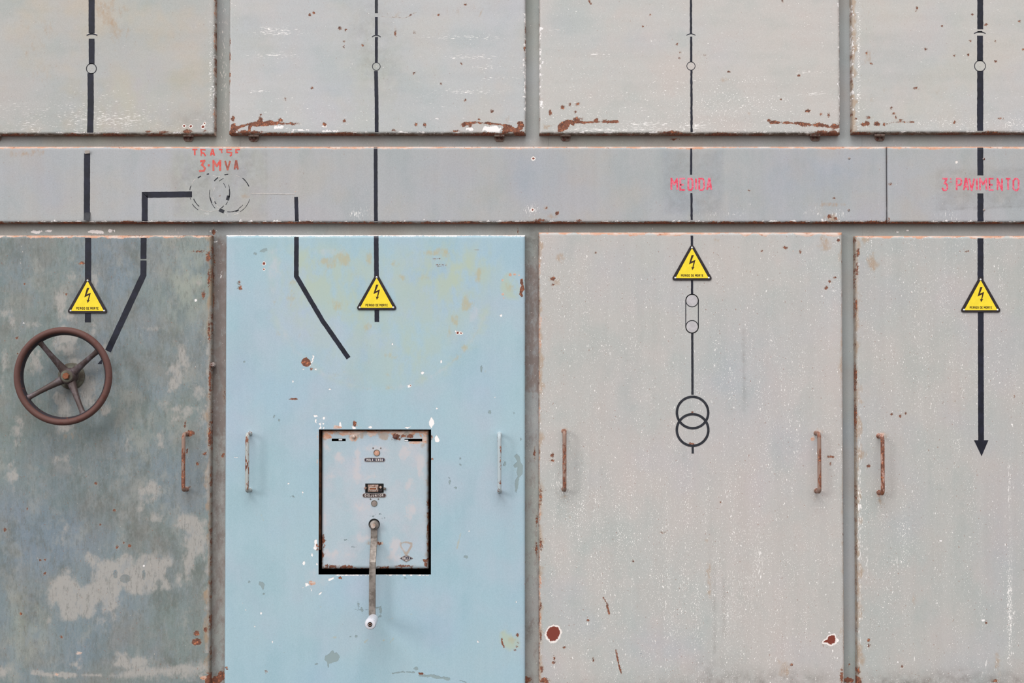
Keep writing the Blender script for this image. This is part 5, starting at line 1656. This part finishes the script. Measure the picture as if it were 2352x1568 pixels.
# position indicator window with its copper bezel
a, b = P(839, 1131, YC), P(881, 1110, YC)
iw = MB().box(a[0], b[0], YC - 0.0015, YC, a[1], b[1]).build('indicator', M['dark'], CV)
a, b = P(845, 1129.5, YC - 0.008), P(869, 1113, YC - 0.008)
MB().box(a[0], b[0], YC - 0.009, YC - 0.001, a[1], b[1]).build('bezel', M['copper'], CV, parent=iw, bevel=0.0012)
a, b = P(847.5, 1125.5, YC - 0.010), P(865.5, 1118.5, YC - 0.010)
fr = MB()
for q in ((a[0], b[0], a[1], a[1] + .0011), (a[0], b[0], b[1] - .0011, b[1]), (a[0], a[0] + .0011, a[1], b[1]), (b[0] - .0011, b[0], a[1], b[1])):
    fr.box(q[0], q[1], YC - 0.0102, YC - 0.0088, q[2], q[3])
fr.build('bezel_frame', M['engrave'], CV, parent=iw)
MB().box(a[0] + .0014, b[0] - .0014, YC - 0.0095, YC - 0.0088, a[1] + .0014, b[1] - .0014).build('counter', M['nut'], CV, parent=iw)
for px_, py_, m in ((839.5, 1120.5, 'copper'), (874, 1119, 'steel_lt'), (883.5, 1122, 'steel')):
    x, z = P(px_, py_, YC - 0.004)
    MB().lathe_y(x, z, [(0, YC - 0.0075), (0.003, YC - 0.007), (0.0042, YC - 0.0045), (0.0036, YC - 0.001)], 12).build('screw', M[m], CV, parent=iw, smooth=True)
x0_, z0_ = P(870, 1129, YC)
MB().box(x0_, x0_ + 0.010, YC - 0.005, YC - 0.001, z0_, z0_ + 0.007).build('contact_block', M['black'], CV, parent=iw, bevel=0.001)

# maker's diamond plate
dx_, dz_ = P(933.5, 1281.5, YC)
dia = [(dx_ - 15 * S, dz_), (dx_ - 0.5 * S, dz_ - 8.6 * S), (dx_ + 15 * S, dz_), (dx_ - 0.5 * S, dz_ + 8.6 * S)]
dp = MB().prism(dia, YC - 0.0013, YC).build('diamond_plate', M['plate_edge'], CV)
dia = [(dx_ + (a - dx_) * 0.84, dz_ + (b - dz_) * 0.82) for a, b in dia]
MB().prism(dia, YC - 0.0015, YC - 0.001).build('enamel', M['plate_dark'], CV, parent=dp)
mb = MB()
write(mb, 'DELLE', dx_ - 9.0 * S, dz_ - 1.9 * S, 3.8 * S, 3.1 * S, 0.6 * S, 0.8 * S, lambda a_, b_: YC - 0.0015, 0.0002)
for s in (-1, 1):
    mb.ribbon([(dx_ - 7 * S, dz_ + s * 3.2 * S), (dx_ + 7 * S, dz_ + s * 3.2 * S)], 0.45 * S, lambda a_, b_: YC - 0.0015, 0.0002)
    mb.ribbon([(dx_ - 2.6 * S, dz_ + s * 5 * S), (dx_ + 2.4 * S, dz_ + s * 5 * S)], 1.2 * S, lambda a_, b_: YC - 0.0015, 0.0002)
mb.build('engraved_text', M['engrave'], CV, parent=dp)
# black disc, coloured like the shaded hole the crank shaft comes through
hx, hz = P(859.5, 1203.5, YC)
MB().lathe_y(hx, hz, [(0, YC - 0.0006), (0.0150, YC - 0.0006), (0.0156, YC - 0.0012), (0.0162, YC)], 32).build('shaft_hole_disc', M['dark'], CV, smooth=True)

# brown edge of the breaker housing seen past the cover
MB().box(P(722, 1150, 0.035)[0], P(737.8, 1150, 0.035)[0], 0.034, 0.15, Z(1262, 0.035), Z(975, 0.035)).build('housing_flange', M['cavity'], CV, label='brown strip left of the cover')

# ------------------------------------------------------------------ crank handle
KR = Thing('crank_handle', 'worn flat steel crank with white knob hanging over the blue door', 'crank', (hx, YC, hz))
kx, kz = P(859.5, 1205.5, YC - 0.008)
MB().lathe_y(kx, kz, [(0, YC - 0.018), (0.0105, YC - 0.018), (0.0128, YC - 0.016), (0.0135, YC - 0.006), (0.0135, YC + 0.006)], 30).build('crank_boss', M['steel'], KR, smooth=True)
MB().lathe_y(kx - 0.001, kz - 0.001, [(0, YC - 0.032), (0.0058, YC - 0.032), (0.0066, YC - 0.030), (0.0066, YC - 0.017)], 16).build('bolt', M['steel_lt'], KR, smooth=True)


def arm_section(segs, name, mat):
    """flat bar from a list of (px, py, y, half width px)"""
    v, f = [], []
    th = 0.0042
    for px_, py_, y, hw in segs:
        x_, z_ = P(px_, py_, y)
        v += [(x_ - hw * S, y - th, z_), (x_ + hw * S, y - th, z_), (x_ + hw * S, y + th, z_), (x_ - hw * S, y + th, z_)]
    n = len(segs)
    for i in range(n - 1):
        for k in range(4):
            l = (k + 1) % 4
            f.append((i * 4 + k, i * 4 + l, (i + 1) * 4 + l, (i + 1) * 4 + k))
    f += [(3, 2, 1, 0), ((n - 1) * 4, (n - 1) * 4 + 1, (n - 1) * 4 + 2, (n - 1) * 4 + 3)]
    return MB().add(v, f).build(name, mat, KR, bevel=0.0011)


arm_section([(859.3, 1208, YC - 0.006, 7.4), (859.2, 1237, YC - 0.008, 7.5), (857.5, 1262, -0.024, 7.4), (856.0, 1290, -0.045, 7.3), (855.4, 1320, -0.049, 7.4),
             (855.2, 1370, -0.050, 7.5), (855.0, 1408, -0.051, 7.6), (855.4, 1422, -0.051, 7.0)], 'crank_arm', M['steel'])
gx, gz = P(857.6, 1420, -0.055)
gy = -0.056
prof = [(0.0, gy), (0.0100, gy), (0.0135, gy - 0.004), (0.0148, gy - 0.016), (0.0150, gy - 0.045), (0.0162, gy - 0.075), (0.0158, gy - 0.088), (0.0135, gy - 0.095), (0.0085, gy - 0.097), (0.0, gy - 0.097)]
kn = MB().lathe_y(gx, gz, prof, 32).build('knob', M['porcelain'], KR, smooth=True, label='white porcelain grip')
MB().lathe_y(gx, gz, [(0, gy - 0.0975), (0.0062, gy - 0.0978), (0.0070, gy - 0.0965)], 24).build('socket', M['dark'], KR, parent=kn, smooth=True)
MB().lathe_y(gx, gz, [(0.0022, gy - 0.0978), (0.0024, gy - 0.0992), (0.0044, gy - 0.0992), (0.0046, gy - 0.0978)], 24).build('pin_ring', M['copper'], KR, parent=kn, smooth=True)
